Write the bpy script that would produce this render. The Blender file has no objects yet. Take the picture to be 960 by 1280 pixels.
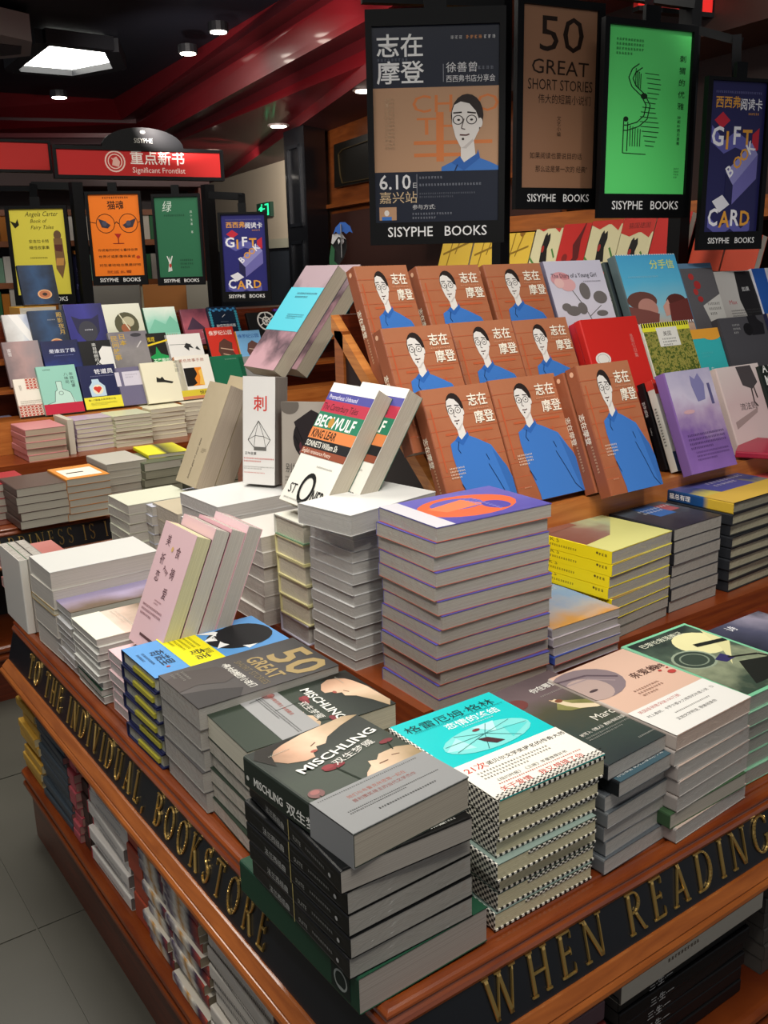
import bpy, bmesh, math, random
from mathutils import Vector, Matrix
random.seed(7)
S = bpy.context.scene
COL = S.collection

# ------------------------------------------------------------------ camera, world, lights, exposure
CAM = Vector((-0.426, -0.613, 0.700)); FPX = 1173.3
RT = Vector((0.8109, -0.5847, -0.0228)); DN = Vector((-0.1700, -0.1980, -0.9654)); FW = Vector((0.5600, 0.7867, -0.2599))
cd = bpy.data.cameras.new('camera'); cd.sensor_width = 36; cd.sensor_fit = 'AUTO'; cd.lens = 36 * FPX / 1280
cd.clip_start = .02; cd.clip_end = 60
cam = bpy.data.objects.new('camera', cd); COL.objects.link(cam)
m3 = Matrix((RT, -DN, -FW)).transposed()
cam.matrix_world = Matrix.Translation(CAM) @ m3.to_4x4()
S.camera = cam
w = bpy.data.worlds.new('world'); S.world = w; w.use_nodes = True
w.node_tree.nodes['Background'].inputs[0].default_value = (.95, .95, 1, 1)
w.node_tree.nodes['Background'].inputs[1].default_value = .42
S.view_settings.view_transform = 'Standard'; S.view_settings.look = 'None'; S.view_settings.gamma = 1
S.view_settings.exposure = 0.0
def area(name, loc, size, power, color=(1, .96, .9), rot=(0, 0, 0), sy=None):
    l = bpy.data.lights.new(name, 'AREA'); l.energy = power; l.color = color; l.size = size
    if sy: l.shape = 'RECTANGLE'; l.size_y = sy
    o = bpy.data.objects.new(name, l); COL.objects.link(o); o.location = loc; o.rotation_euler = rot; return o
def spot(name, loc, tgt, power, ang=60, color=(1, .95, .87), blend=.6, rad=.04):
    l = bpy.data.lights.new(name, 'SPOT'); l.energy = power; l.color = color; l.spot_size = math.radians(ang); l.spot_blend = blend
    l.shadow_soft_size = rad
    o = bpy.data.objects.new(name, l); COL.objects.link(o); o.location = loc
    d = Vector(tgt) - Vector(loc); o.rotation_euler = d.to_track_quat('-Z', 'Y').to_euler(); return o
LK = .62
def P0(x, y, z):
    d = RT * ((x - 480) / FPX) + DN * ((y - 640) / FPX) + FW; return CAM + d * ((z - CAM.z) / d.z)
area('ceiling_lamp', (-.5, -.5, 1.84), 1.0, 26 * LK)
area('ceiling_lamp', (.4, -.4, 1.84), .8, 18 * LK)
area('ceiling_lamp', (-.5, 1.0, 1.84), .6, 12 * LK)
area('ceiling_lamp', (.9, 1.6, 1.84), .6, 12 * LK)
area('ceiling_lamp', (.2, 2.1, 1.84), .7, 54 * LK, (1, .95, .85))
area('ceiling_lamp', (1.6, 2.3, 1.84), .7, 26 * LK, (1, .95, .85))
spot('ceiling_or_fill_spot', (.1, -.4, 1.84), (.9, .75, .45), 60 * LK, 50)
spot('ceiling_or_fill_spot', (.7, -.6, 1.84), (1.25, .75, .4), 62 * LK, 50)  # added fill spot that brightens the right part of the near rack
spot('ceiling_or_fill_spot', (-.6, .2, 1.84), (.3, .8, .1), 70 * LK, 55)
spot('ceiling_or_fill_spot', (-.1, -.8, 1.84), (.25, .1, .1), 44 * LK, 50)
spot('ceiling_or_fill_spot', (.9, 2.4, 1.3), P0(400, 90, 1.6), 110, 60, (1, .9, .85))  # added spot below the soffit, aimed up to brighten the red cove
spot('ceiling_or_fill_spot', (1.3, 3.4, 1.3), P0(300, 170, 1.6), 60, 70, (1, .9, .85))  # second added spot, aimed up at the cove for its highlights
spot('ceiling_or_fill_spot', (2.6, 5.6, 1.40), (4.4, 8.0, .6), 60, 90)
spot('ceiling_or_fill_spot', (1.6, .4, 1.84), (2.6, 2.6, .8), 60, 60)

# ------------------------------------------------------------------ pixel helpers (960x1280 frame)
def ray(x, y): return RT * ((x - 480) / FPX) + DN * ((y - 640) / FPX) + FW
def P(x, y, ax, val):
    d = ray(x, y); t = (val - CAM[ax]) / d[ax]; return CAM + d * t
def PD(x, y, dep): return CAM + ray(x, y) * dep
def PP(x, y, p0, n):
    d = ray(x, y); return CAM + d * ((p0 - CAM).dot(n) / d.dot(n))

# ------------------------------------------------------------------ materials
MATS = {}
def lin(h):
    h = h.lstrip('#'); c = [int(h[i:i + 2], 16) / 255 for i in (0, 2, 4)]
    return tuple(x / 12.92 if x <= .04045 else ((x + .055) / 1.055) ** 2.4 for x in c) + (1,)
def base(name):
    m = bpy.data.materials.new(name); m.use_nodes = True; nt = m.node_tree
    return m, nt, nt.nodes['Principled BSDF']
def bumpit(nt, b, vec, scale, strength, dist, detail=2):
    n = nt.nodes.new('ShaderNodeTexNoise'); n.inputs['Scale'].default_value = scale; n.inputs['Detail'].default_value = detail
    if vec: nt.links.new(vec, n.inputs['Vector'])
    bp = nt.nodes.new('ShaderNodeBump'); bp.inputs['Strength'].default_value = strength; bp.inputs['Distance'].default_value = dist
    nt.links.new(n.outputs['Fac'], bp.inputs['Height']); nt.links.new(bp.outputs[0], b.inputs['Normal'])
def objvec(nt, sc=(1, 1, 1)):
    t = nt.nodes.new('ShaderNodeTexCoord'); mp = nt.nodes.new('ShaderNodeMapping'); mp.inputs['Scale'].default_value = sc
    nt.links.new(t.outputs['Object'], mp.inputs[0]); return mp.outputs[0]
def flat(hexc, rough=.4, metal=0, coat=0, bump=0, bs=60, spec=.5):
    k = (hexc, rough, metal, coat, bump, bs, spec)
    if k in MATS: return MATS[k]
    m, nt, b = base('paint_' + hexc.lstrip('#')); b.inputs['Base Color'].default_value = lin(hexc)
    b.inputs['Roughness'].default_value = rough; b.inputs['Metallic'].default_value = metal; b.inputs['Specular IOR Level'].default_value = spec
    b.inputs['Coat Weight'].default_value = coat; b.inputs['Coat Roughness'].default_value = .08
    if bump: bumpit(nt, b, objvec(nt), bs, bump, .002)
    MATS[k] = m; return m
def glossy(hexc): return flat(hexc, .4, 0, .03, .1, 22, .22)
def ink(hexc): return flat(hexc, .5, spec=.2)
def emis(hexc, st):
    k = ('e', hexc, st)
    if k in MATS: return MATS[k]
    m, nt, b = base('glow'); b.inputs['Base Color'].default_value = lin(hexc); b.inputs['Emission Color'].default_value = lin(hexc)
    b.inputs['Emission Strength'].default_value = st; MATS[k] = m; return m
def photo(stops, axis='y', span=.2, scale=20, dist=.35, rough=.4, coat=.03):
    """printed picture: colour bands along an axis, broken up by noise"""
    k = ('ph', tuple(stops), axis, span, scale, dist)
    if k in MATS: return MATS[k]
    m, nt, b = base('printed_picture'); v = objvec(nt)
    sp = nt.nodes.new('ShaderNodeSeparateXYZ'); nt.links.new(v, sp.inputs[0])
    n = nt.nodes.new('ShaderNodeTexNoise'); n.inputs['Scale'].default_value = scale; n.inputs['Detail'].default_value = 5
    nt.links.new(v, n.inputs['Vector'])
    a = nt.nodes.new('ShaderNodeMath'); a.operation = 'MULTIPLY_ADD'; a.inputs[1].default_value = 1 / span; a.inputs[2].default_value = .5
    nt.links.new(sp.outputs['XYZ'.index(axis.upper())], a.inputs[0])
    c = nt.nodes.new('ShaderNodeMath'); c.operation = 'MULTIPLY_ADD'; c.inputs[1].default_value = 2 * dist; c.inputs[2].default_value = -dist
    nt.links.new(n.outputs['Fac'], c.inputs[0])
    s = nt.nodes.new('ShaderNodeMath'); s.operation = 'ADD'; nt.links.new(a.outputs[0], s.inputs[0]); nt.links.new(c.outputs[0], s.inputs[1])
    r = nt.nodes.new('ShaderNodeValToRGB'); e = r.color_ramp.elements
    e[0].position = stops[0][0]; e[0].color = lin(stops[0][1]); e[1].position = stops[-1][0]; e[1].color = lin(stops[-1][1])
    for p_, c_ in stops[1:-1]:
        q = e.new(p_); q.color = lin(c_)
    nt.links.new(s.outputs[0], r.inputs[0]); nt.links.new(r.outputs[0], b.inputs['Base Color'])
    b.inputs['Roughness'].default_value = rough; b.inputs['Coat Weight'].default_value = coat; b.inputs['Coat Roughness'].default_value = .08; b.inputs['Specular IOR Level'].default_value = .22
    MATS[k] = m; return m
def pages(hexc='#b9b2a4', wrap=True):
    k = ('pg', hexc, wrap)
    if k in MATS: return MATS[k]
    m, nt, b = base('page_edges'); v = objvec(nt, (3, 3, 1400))
    n = nt.nodes.new('ShaderNodeTexNoise'); n.inputs['Scale'].default_value = 1; n.inputs['Detail'].default_value = 3
    nt.links.new(v, n.inputs['Vector'])
    r = nt.nodes.new('ShaderNodeValToRGB'); c = lin(hexc)
    r.color_ramp.elements[0].position = .3; r.color_ramp.elements[0].color = tuple(x * .80 for x in c[:3]) + (1,)
    r.color_ramp.elements[1].position = .7; r.color_ramp.elements[1].color = tuple(min(1, x * 1.1) for x in c[:3]) + (1,)
    nt.links.new(n.outputs['Fac'], r.inputs[0]); nt.links.new(r.outputs[0], b.inputs['Base Color'])
    b.inputs['Roughness'].default_value = .7
    if wrap:
        b.inputs['Coat Weight'].default_value = .6; b.inputs['Coat Roughness'].default_value = .12
        n2 = nt.nodes.new('ShaderNodeTexNoise'); n2.inputs['Scale'].default_value = 34; n2.inputs['Detail'].default_value = 3; n2.inputs['Distortion'].default_value = 1.2
        nt.links.new(objvec(nt, (1, 1, 2)), n2.inputs['Vector'])
        bp = nt.nodes.new('ShaderNodeBump'); bp.inputs['Strength'].default_value = 1.0; bp.inputs['Distance'].default_value = .012
        nt.links.new(n2.outputs['Fac'], bp.inputs['Height']); nt.links.new(bp.outputs[0], b.inputs['Coat Normal'])
    MATS[k] = m; return m
def wood(c1='#8a4218', c2='#68290e', rough=.32, sc=(4, 4, 60)):
    k = ('wd', c1, c2, sc)
    if k in MATS: return MATS[k]
    m, nt, b = base('varnished_wood'); v = objvec(nt, sc)
    n = nt.nodes.new('ShaderNodeTexNoise'); n.inputs['Scale'].default_value = 2; n.inputs['Detail'].default_value = 6; n.inputs['Distortion'].default_value = .6
    nt.links.new(v, n.inputs['Vector']); r = nt.nodes.new('ShaderNodeValToRGB')
    r.color_ramp.elements[0].position = .3; r.color_ramp.elements[0].color = lin(c2)
    r.color_ramp.elements[1].position = .7; r.color_ramp.elements[1].color = lin(c1)
    nt.links.new(n.outputs['Fac'], r.inputs[0]); nt.links.new(r.outputs[0], b.inputs['Base Color'])
    b.inputs['Roughness'].default_value = rough; b.inputs['Coat Weight'].default_value = .25; b.inputs['Coat Roughness'].default_value = .15
    MATS[k] = m; return m
def checks(c1, c2, scale):
    k = ('ck', c1, c2, scale)
    if k in MATS: return MATS[k]
    m, nt, b = base('checked_print'); n = nt.nodes.new('ShaderNodeTexChecker'); n.inputs['Scale'].default_value = scale
    n.inputs['Color1'].default_value = lin(c1); n.inputs['Color2'].default_value = lin(c2)
    t = nt.nodes.new('ShaderNodeTexCoord'); mp = nt.nodes.new('ShaderNodeMapping'); mp.inputs['Location'].default_value = (.0007, .0007, .0007)
    nt.links.new(t.outputs['Object'], mp.inputs[0]); nt.links.new(mp.outputs[0], n.inputs['Vector'])
    nt.links.new(n.outputs[0], b.inputs['Base Color']); b.inputs['Roughness'].default_value = .4; MATS[k] = m; return m

# ------------------------------------------------------------------ mesh helpers
def mesh_from(name, vs, fs, mi=None, mats=(), smooth=False):
    me = bpy.data.meshes.new(name); me.from_pydata([tuple(v) for v in vs], [], fs)
    for m in mats: me.materials.append(m)
    if mi: me.polygons.foreach_set('material_index', mi)
    if smooth: me.polygons.foreach_set('use_smooth', [True] * len(fs))
    me.update(); return me
def link(name, me, parent=None, mw=None, loc=None):
    o = bpy.data.objects.new(name, me); COL.objects.link(o)
    if parent: o.parent = parent
    if mw is not None: o.matrix_local = mw
    if loc is not None: o.location = loc
    return o
def tag(o, label=None, cat=None, group=None, kind=None):
    if label: o['label'] = label
    if cat: o['category'] = cat
    if group: o['group'] = group
    if kind: o['kind'] = kind
    return o
def thing(name, label, cat, mw=None, group=None):
    o = bpy.data.objects.new(name, None); COL.objects.link(o); o.empty_display_size = .05
    if mw is not None: o.matrix_world = mw
    return tag(o, label, cat, group)
BF = [(0, 3, 2, 1), (4, 5, 6, 7), (0, 1, 5, 4), (1, 2, 6, 5), (2, 3, 7, 6), (3, 0, 4, 7)]
class MB:
    def __init__(s): s.v = []; s.f = []; s.m = []
    def box(s, a, b, m=0, T=None):
        i = len(s.v); x0, y0, z0 = a; x1, y1, z1 = b
        q = [(x0, y0, z0), (x1, y0, z0), (x1, y1, z0), (x0, y1, z0), (x0, y0, z1), (x1, y0, z1), (x1, y1, z1), (x0, y1, z1)]
        s.v += [tuple(T @ Vector(p)) if T else p for p in q]; s.f += [tuple(i + k for k in f) for f in BF]; s.m += [m] * 6; return s
    def poly(s, pts, m=0):
        i = len(s.v); s.v += [tuple(p) for p in pts]; s.f.append(tuple(range(i, i + len(pts)))); s.m.append(m); return s
    def prism(s, pts, off, m=0):
        """polygon pts swept by vector off"""
        i = len(s.v); n = len(pts); off = Vector(off); s.v += [tuple(p) for p in pts] + [tuple(Vector(p) + off) for p in pts]
        s.f.append(tuple(range(i, i + n))[::-1]); s.f.append(tuple(range(i + n, i + 2 * n)))
        for k in range(n): s.f.append((i + k, i + (k + 1) % n, i + n + (k + 1) % n, i + n + k))
        s.m += [m] * (n + 2); return s
    def beam(s, a, b, wd, ht, m=0):
        a, b = Vector(a), Vector(b); d = (b - a); L = d.length; d.normalize()
        up = Vector((0, 0, 1)) if abs(d.z) < .9 else Vector((0, 1, 0)); sd = d.cross(up).normalized(); up = sd.cross(d)
        T = Matrix((d, sd, up)).transposed().to_4x4(); T.translation = a
        return s.box((0, -wd / 2, -ht / 2), (L, wd / 2, ht / 2), m, T)
    def cyl(s, c, r, h, n=16, m=0, T=None):
        i = len(s.v); c = Vector(c)
        for z in (0, h):
            for k in range(n):
                a = 2 * math.pi * k / n; p = c + Vector((r * math.cos(a), r * math.sin(a), z)); s.v.append(tuple(T @ p) if T else tuple(p))
        s.f.append(tuple(range(i, i + n))[::-1]); s.f.append(tuple(range(i + n, i + 2 * n)))
        for k in range(n): s.f.append((i + k, i + (k + 1) % n, i + n + (k + 1) % n, i + n + k))
        s.m += [m] * (n + 2); return s
    def mesh(s, name, mats): return mesh_from(name, s.v, s.f, s.m, mats if isinstance(mats, (list, tuple)) else [mats])
    def build(s, name, mats, parent=None, mw=None): return link(name, s.mesh(name, mats), parent, mw)
def recalc(me):
    bm = bmesh.new(); bm.from_mesh(me); bmesh.ops.recalc_face_normals(bm, faces=bm.faces); bm.to_mesh(me); bm.free(); return me

# text turned into flat polygons, cached
TX = {}
def text_geo(s, bold=0):
    k = (s, bold)
    if k not in TX:
        c = bpy.data.curves.new('txt', 'FONT'); c.body = s; c.fill_mode = 'FRONT'; c.resolution_u = 2; c.offset = bold
        o = bpy.data.objects.new('txt', c); COL.objects.link(o)
        me = bpy.data.meshes.new_from_object(o.evaluated_get(bpy.context.evaluated_depsgraph_get()))
        TX[k] = ([(v.co.x, v.co.y) for v in me.vertices], [tuple(p.vertices) for p in me.polygons])
        bpy.data.objects.remove(o); bpy.data.curves.remove(c); bpy.data.meshes.remove(me)
    return TX[k]
def clip(pts, x0, y0, x1, y1):
    def cut(ps, f, g):
        out = []
        for i in range(len(ps)):
            a, b = ps[i - 1], ps[i]
            if f(a) != f(b): out.append(g(a, b))
            if f(b): out.append(b)
        return out
    ix = lambda X: (lambda a, b: (X, a[1] + (b[1] - a[1]) * (X - a[0]) / (b[0] - a[0])))
    iy = lambda Y: (lambda a, b: (a[0] + (b[0] - a[0]) * (Y - a[1]) / (b[1] - a[1]), Y))
    for f, g in ((lambda p: p[0] >= x0, ix(x0)), (lambda p: p[0] <= x1, ix(x1)), (lambda p: p[1] >= y0, iy(y0)), (lambda p: p[1] <= y1, iy(y1))):
        pts = cut(pts, f, g)
        if not pts: return []
    return pts
def area2(p): return sum(p[i - 1][0] * p[i][1] - p[i][0] * p[i - 1][1] for i in range(len(p)))
def art_meshes(els, w, h, ox, oy, T=None, z0=.0003, fit=False):
    """els in units of w (u to the right, v up). Returns picture mesh, lettering mesh."""
    R = random.Random(3); asp = h / w; vs_ = 1
    if fit is True: fit = 1.42 if 1.1 < asp < 2.1 else 0
    if fit: vs_ = asp / fit; asp = fit; h = w * fit
    out = []
    for which in 'pt':
        vs, fs, mi, mats = [], [], [], []
        z = z0
        def mat(c):
            c = ink(c) if isinstance(c, str) else c
            if c not in mats: mats.append(c)
            return mats.index(c)
        def put(poly, c, z):
            poly = clip(poly, 0, 0, 1, asp)
            if len(poly) < 3: return
            if area2(poly) < 0: poly = poly[::-1]
            i = len(vs); vs.extend([(x * w + ox, y * w * vs_ + oy, z) for x, y in poly]); fs.append(tuple(range(i, i + len(poly)))); mi.append(mat(c))
        for e in els:
            k = e[0]; z += .00004
            if (which == 't') != (k in 'td'): continue
            if k == 'r': put([(e[1], e[2]), (e[3], e[2]), (e[3], e[4]), (e[1], e[4])], e[5], z)
            elif k == 'e':
                n = 20; put([(e[1] + e[3] * math.cos(6.2832 * j / n), e[2] + e[4] * math.sin(6.2832 * j / n)) for j in range(n)], e[5], z)
            elif k == 'o':      # ring
                n = 20
                for j in range(n):
                    a, b = 6.2832 * j / n, 6.2832 * (j + 1) / n
                    put([(e[1] + e[3] * f * math.cos(g), e[2] + e[4] * f * math.sin(g)) for f, g in ((1, a), (1, b), (1 - e[5], b), (1 - e[5], a))], e[6], z)
            elif k == 'p': put(list(e[1]), e[2], z)
            elif k == 'l':
                pts, wd = e[1], e[2] / 2
                for a, b in zip(pts, pts[1:]):
                    dx, dy = b[0] - a[0], b[1] - a[1]; L = math.hypot(dx, dy) or 1; nx, ny = -dy / L * wd, dx / L * wd
                    put([(a[0] + nx, a[1] + ny), (a[0] - nx, a[1] - ny), (b[0] - nx, b[1] - ny), (b[0] + nx, b[1] + ny)], e[3], z)
            elif k == 't':
                _, s, u, v, sz, c = e[:6]; o = e[6] if len(e) > 6 else {}
                items = [(s, 0, 0)] if not o.get('va') else [(ch, 0, -j * o.get('sp', 1.05)) for j, ch in enumerate(s)]
                a = math.radians(o.get('rot', 0)); sx = o.get('sx', 1)
                for st, px, py in items:
                    tv, tf = text_geo(st, min(o.get('b', 0), .022) if st.isascii() else min(o.get('b', 0), .012))
                    if not tv: continue
                    wd = max(p[0] for p in tv)
                    if 'W' in o: sx = o['W'] / wd / sz
                    off = -wd / 2 if o.get('c') else 0
                    i = len(vs); m = mat(c)
                    for x, y in tv:
                        X = ((x + off) * sx + px) * sz; Y = (y + py) * sz; X += Y * o.get('sh', 0)
                        U = min(max(u + X * math.cos(a) - Y * math.sin(a), 0), 1); V = min(max(v + X * math.sin(a) + Y * math.cos(a), 0), asp)
                        vs.append((U * w + ox, V * w * vs_ + oy, z))
                    fs.extend([tuple(i + q for q in f) for f in tf]); mi.extend([m] * len(tf))
            elif k == 'd':      # rows of tiny unreadable characters
                _, u0, v, u1, sz, c = e[:6]; n = e[6] if len(e) > 6 else 1; m = mat(c)
                for row in range(n):
                    x = u0; y = v - row * sz * 1.7; end = u1 if row < n - 1 or n == 1 else u0 + (u1 - u0) * .6
                    while x < end:
                        for q in range(3):
                            yy = y + sz * (.1 + .3 * q); ww = sz * R.uniform(.4, .8)
                            put([(x, yy), (x + ww, yy), (x + ww, yy + sz * .16), (x, yy + sz * .16)], c, z)
                        xx = x + sz * R.uniform(.15, .5); put([(xx, y), (xx + sz * .15, y), (xx + sz * .15, y + sz * .9), (xx, y + sz * .9)], c, z)
                        x += sz * 1.1
        if T: vs = [tuple(T @ Vector(v)) for v in vs]
        out.append(mesh_from('printed_picture' if which == 'p' else 'lettering', vs, fs, mi, mats) if fs else None)
    return out

# ------------------------------------------------------------------ books
BM = {}
def r3(x): return round(x, 4)
def book_mesh(w, h, t, cov, page, hard=False):
    """cov = front/back/spine materials. origin: middle of the underside; spine at -x, head at +y, front cover +z"""
    k = (r3(w), r3(h), r3(t), cov, page, hard)
    if k in BM: return BM[k]
    c = .0022 if hard else .0009; ov = .003 if hard else 0; X, Y = w / 2, h / 2; bv = min(.0025, t * .2)
    prof = [(X, 0), (X, c), (-X + c, c), (-X + c, t - c), (X, t - c), (X, t), (-X + bv, t), (-X + bv * .3, t - bv * .3), (-X, t - bv), (-X, bv), (-X + bv * .3, bv * .3), (-X + bv, 0)]
    n = len(prof); vs = [(x, -Y, z) for x, z in prof] + [(x, Y, z) for x, z in prof]; fs = []; mi = []
    for i in range(n):
        j = (i + 1) % n; fs.append((i, i + n, j + n, j)); mi.append({5: 0, 11: 1, 0: 4, 1: 4}.get(i, 2 if 6 <= i <= 10 else 3))
    # end caps as quads
    for o_, fl in ((0, 0), (n, 1)):
        for q in ((0, 1, 2, 11), (3, 4, 5, 6), (2, 3, 6, 7, 8, 9, 10, 11)):
            q = tuple(o_ + a for a in q); fs.append(q if fl else q[::-1]); mi.append(2 if len(q) > 4 else 4 if 1 + o_ in q else 3)
    cm = mesh_from('cover', vs, fs, mi, [cov[0], cov[1], cov[2], cov[3] or cov[0], cov[3] or cov[1]]); recalc(cm)
    d = .0006; b = MB(); b.box((-X + c, -Y + ov + d, c), (X - ov - d, Y - ov - d, t - c)); pm = b.mesh('page_block', page)
    BM[k] = (cm, pm); return BM[k]
def covers(front, back=None, spine=None, edge=None):
    f = glossy(front) if isinstance(front, str) else front
    g = lambda x: (glossy(x) if isinstance(x, str) else x) if x else f
    return (f, g(back), g(spine), g(edge) if edge else None)
AM = {}
def add_art(cover, art, w, h, t, dz=0):
    k = (id(art), r3(w), r3(h), r3(t))
    if k not in AM:
        AM[k] = (art, art_meshes(art, w, h, -w / 2, -h / 2, Matrix.Translation((0, 0, t)), fit=True))
    for me in AM[k][1]:
        if me: link(me.name.split('.')[0], me, cover)
SM = {}
def add_spine(cover, art, w, h, t):
    """spine art: u runs along the spine from head to foot, unit = spine length"""
    k = (id(art), r3(w), r3(h), r3(t))
    if k not in SM:
        T = Matrix(((0, 0, -1, -w / 2), (-1, 0, 0, 0), (0, 1, 0, 0), (0, 0, 0, 1)))   # local x-> -y, y-> z, z-> -x
        SM[k] = (art, art_meshes(art, h, t, -h / 2, 0, T))
    for me in SM[k][1]:
        if me: link('spine_' + me.name.split('.')[0], me, cover)
def book(label, mw, w, h, t, cov, page=None, art=None, spine=None, hard=False, group=None, name='book', cat='book', parts=None):
    th = thing(name, label, cat, mw, group)
    cm, pm = book_mesh(w, h, t, cov, page or pages(), hard)
    c = link('cover', cm, th); link('page_block', pm, th)
    if art: add_art(c, art, w, h, t)
    if spine: add_spine(c, spine, w, h, t)
    if parts: parts(th, w, h, t)
    return th
def band(v0, v1, col, art=None, foldback=True):
    """paper band round a book, v in units of book height"""
    def f(th, w, h, t):
        y0, y1 = -h / 2 + v0 * h, -h / 2 + v1 * h; e = .0007; X = w / 2
        b = MB(); b.box((-X - e, y0, t), (X + .0002, y1, t + e)); b.box((-X - e, y0, -.0001), (-X, y1, t + e)); b.box((-X, y0, -.0001), (X, y1, .0001))
        o = b.build('paper_band', glossy(col) if isinstance(col, str) else col, th)
        if art:
            for me in art_meshes(art, w, (v1 - v0) * h, -X, y0, Matrix.Translation((0, 0, t + e))):
                if me: link(me.name.split('.')[0], me, o)
    return f
MASS = []
def mass_book(mw, w, h, t, cov, page, hard=False):
    cm, pm = book_mesh(w, h, t, cov, page, hard); MASS.append((cm, mw)); MASS.append((pm, mw))
def build_mass(name, label):
    bm = bmesh.new(); mats = []
    for me, mw in MASS:
        n0 = len(bm.faces); tmp = me.copy(); tmp.transform(mw); bm.from_mesh(tmp); bm.faces.ensure_lookup_table()
        idx = []
        for m in me.materials:
            if m not in mats: mats.append(m)
            idx.append(mats.index(m))
        for f in bm.faces[n0:]: f.material_index = idx[f.material_index]
        bpy.data.meshes.remove(tmp)
    me = bpy.data.meshes.new(name); bm.to_mesh(me); bm.free()
    for m in mats: me.materials.append(m)
    o = link(name, me); tag(o, label, 'books', None, 'stuff'); return o
ORD = ['top', 'second from top', 'third from top', 'fourth from top', 'fifth from top', 'sixth from top', 'seventh from top', 'eighth from top', 'ninth from top', 'tenth from top', 'eleventh from top', 'twelfth from top', 'thirteenth from top', 'fourteenth from top', 'fifteenth from top']
ROT = {'W': 0, 'N': -90, 'E': 180, 'S': 90}
def pile(pname, F, zt, a, b, n, spec, top=None, z0=0, ang=0, side='W', jit=.003, ja=1.2, topdesc=None, ts=None, seed=0, over=None, stuff=False):
    """pile whose top near-left corner shows at pixel F at height zt; a = size along x, b = along y; spec = dict of book looks"""
    R = random.Random(hash(pname) % 9973 if 0 else sum(map(ord, pname)) + seed)
    c = P(F[0], F[1], 2, zt) if len(F) == 2 else Vector(F); A = math.radians(ang)
    ux = Vector((math.cos(A), math.sin(A), 0)); uy = Vector((-math.sin(A), math.cos(A), 0))
    ctr = c + ux * a / 2 + uy * b / 2
    if ts is None: ts = [(zt - z0) / n] * n
    else:
        k = (zt - z0) / sum(ts); ts = [q * k for q in ts]
    z = zt; out = []
    for i in range(n):
        t = ts[i]; z -= t
        sp = dict(spec)
        if i == 0 and top: sp.update(top)
        if over and i in over: sp.update(over[i])
        dsc = sp.pop('desc'); j = 0 if i == 0 else jit; dx = sp.pop('dx', 0); dy = sp.pop('dy', 0); da = sp.pop('da', 0); sd = sp.pop('side', side)
        aa = sp.pop('a', a); bb = sp.pop('b', b); r = math.radians(ROT[sd])
        loc = ctr + ux * (R.uniform(-j, j) + dx + (aa - a) / 2) + uy * (R.uniform(-j, j) + dy + (bb - b) / 2)
        mw = Matrix.Translation((loc.x, loc.y, z)) @ Matrix.Rotation(A + r + math.radians(da + (0 if i == 0 else R.uniform(-ja, ja))), 4, 'Z')
        ww, hh = (aa, bb) if sd in 'WE' else (bb, aa)
        if stuff and i > 0: mass_book(mw, ww, hh, t - .0002, sp['cov'], sp.get('page') or pages()); continue
        out.append(book('%s, %s of the %s' % (dsc, ORD[i] if i < n - 1 or n < 2 else 'bottom', pname), mw, ww, hh, t - .0002, group='books in the ' + pname, **sp))
    return out
def lean_mat(base_pt, yaw, tilt, w, t):
    """book standing on its foot, spine left, front towards the viewer side; base_pt = lower left corner of the back face"""
    y = math.radians(yaw); th = math.radians(tilt)
    dx = Vector((math.cos(y), math.sin(y), 0)); bk = Vector((-math.sin(y), math.cos(y), 0))      # bk = away from reader
    up = Vector((0, 0, 1)) * math.cos(th) + bk * math.sin(th); nz = -bk * math.cos(th) + Vector((0, 0, 1)) * math.sin(th)
    m = Matrix((dx, up, nz)).transposed().to_4x4(); return m, dx, up, nz
def leaner(label, bp, yaw, tilt, w, h, t, cov, **kw):
    m, dx, up, nz = lean_mat(bp, yaw, tilt, w, t)
    m.translation = Vector(bp) + dx * w / 2 + up * h / 2
    return book(label, m, w, h, t, cov, **kw)

# ------------------------------------------------------------------ carved roman capitals for the table boards
def arc(cx, cy, rx, ry, a0, a1, tv, th, n=14):
    """curved stroke; tv = thickness at the sides, th = thickness at top and bottom"""
    out = []; inn = []
    for i in range(n + 1):
        a = math.radians(a0 + (a1 - a0) * i / n); ca, sa = math.cos(a), math.sin(a)
        out.append((cx + rx * ca, cy + ry * sa)); inn.append((cx + (rx - tv) * ca, cy + (ry - th) * sa))
    return [[out[i], out[i + 1], inn[i + 1], inn[i]] for i in range(n)]
def bar(x0, y0, x1, y1, wd): return [[(x0 - wd / 2, y0), (x0 + wd / 2, y0), (x1 + wd / 2, y1), (x1 - wd / 2, y1)]]
def hb(x0, x1, y, t=.045): return [[(x0, y - t / 2), (x1, y - t / 2), (x1, y + t / 2), (x0, y + t / 2)]]
def sf(x, y, l=.11): return [[(x - l, y - .018), (x + l, y - .018), (x + l, y + .018), (x - l, y + .018)]]
def tick(x, y, d, s=1): return [[(x, y), (x + .04 * s, y), (x + .04 * s, y + d), (x + .02 * s, y + d * 1.1)]]
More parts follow.
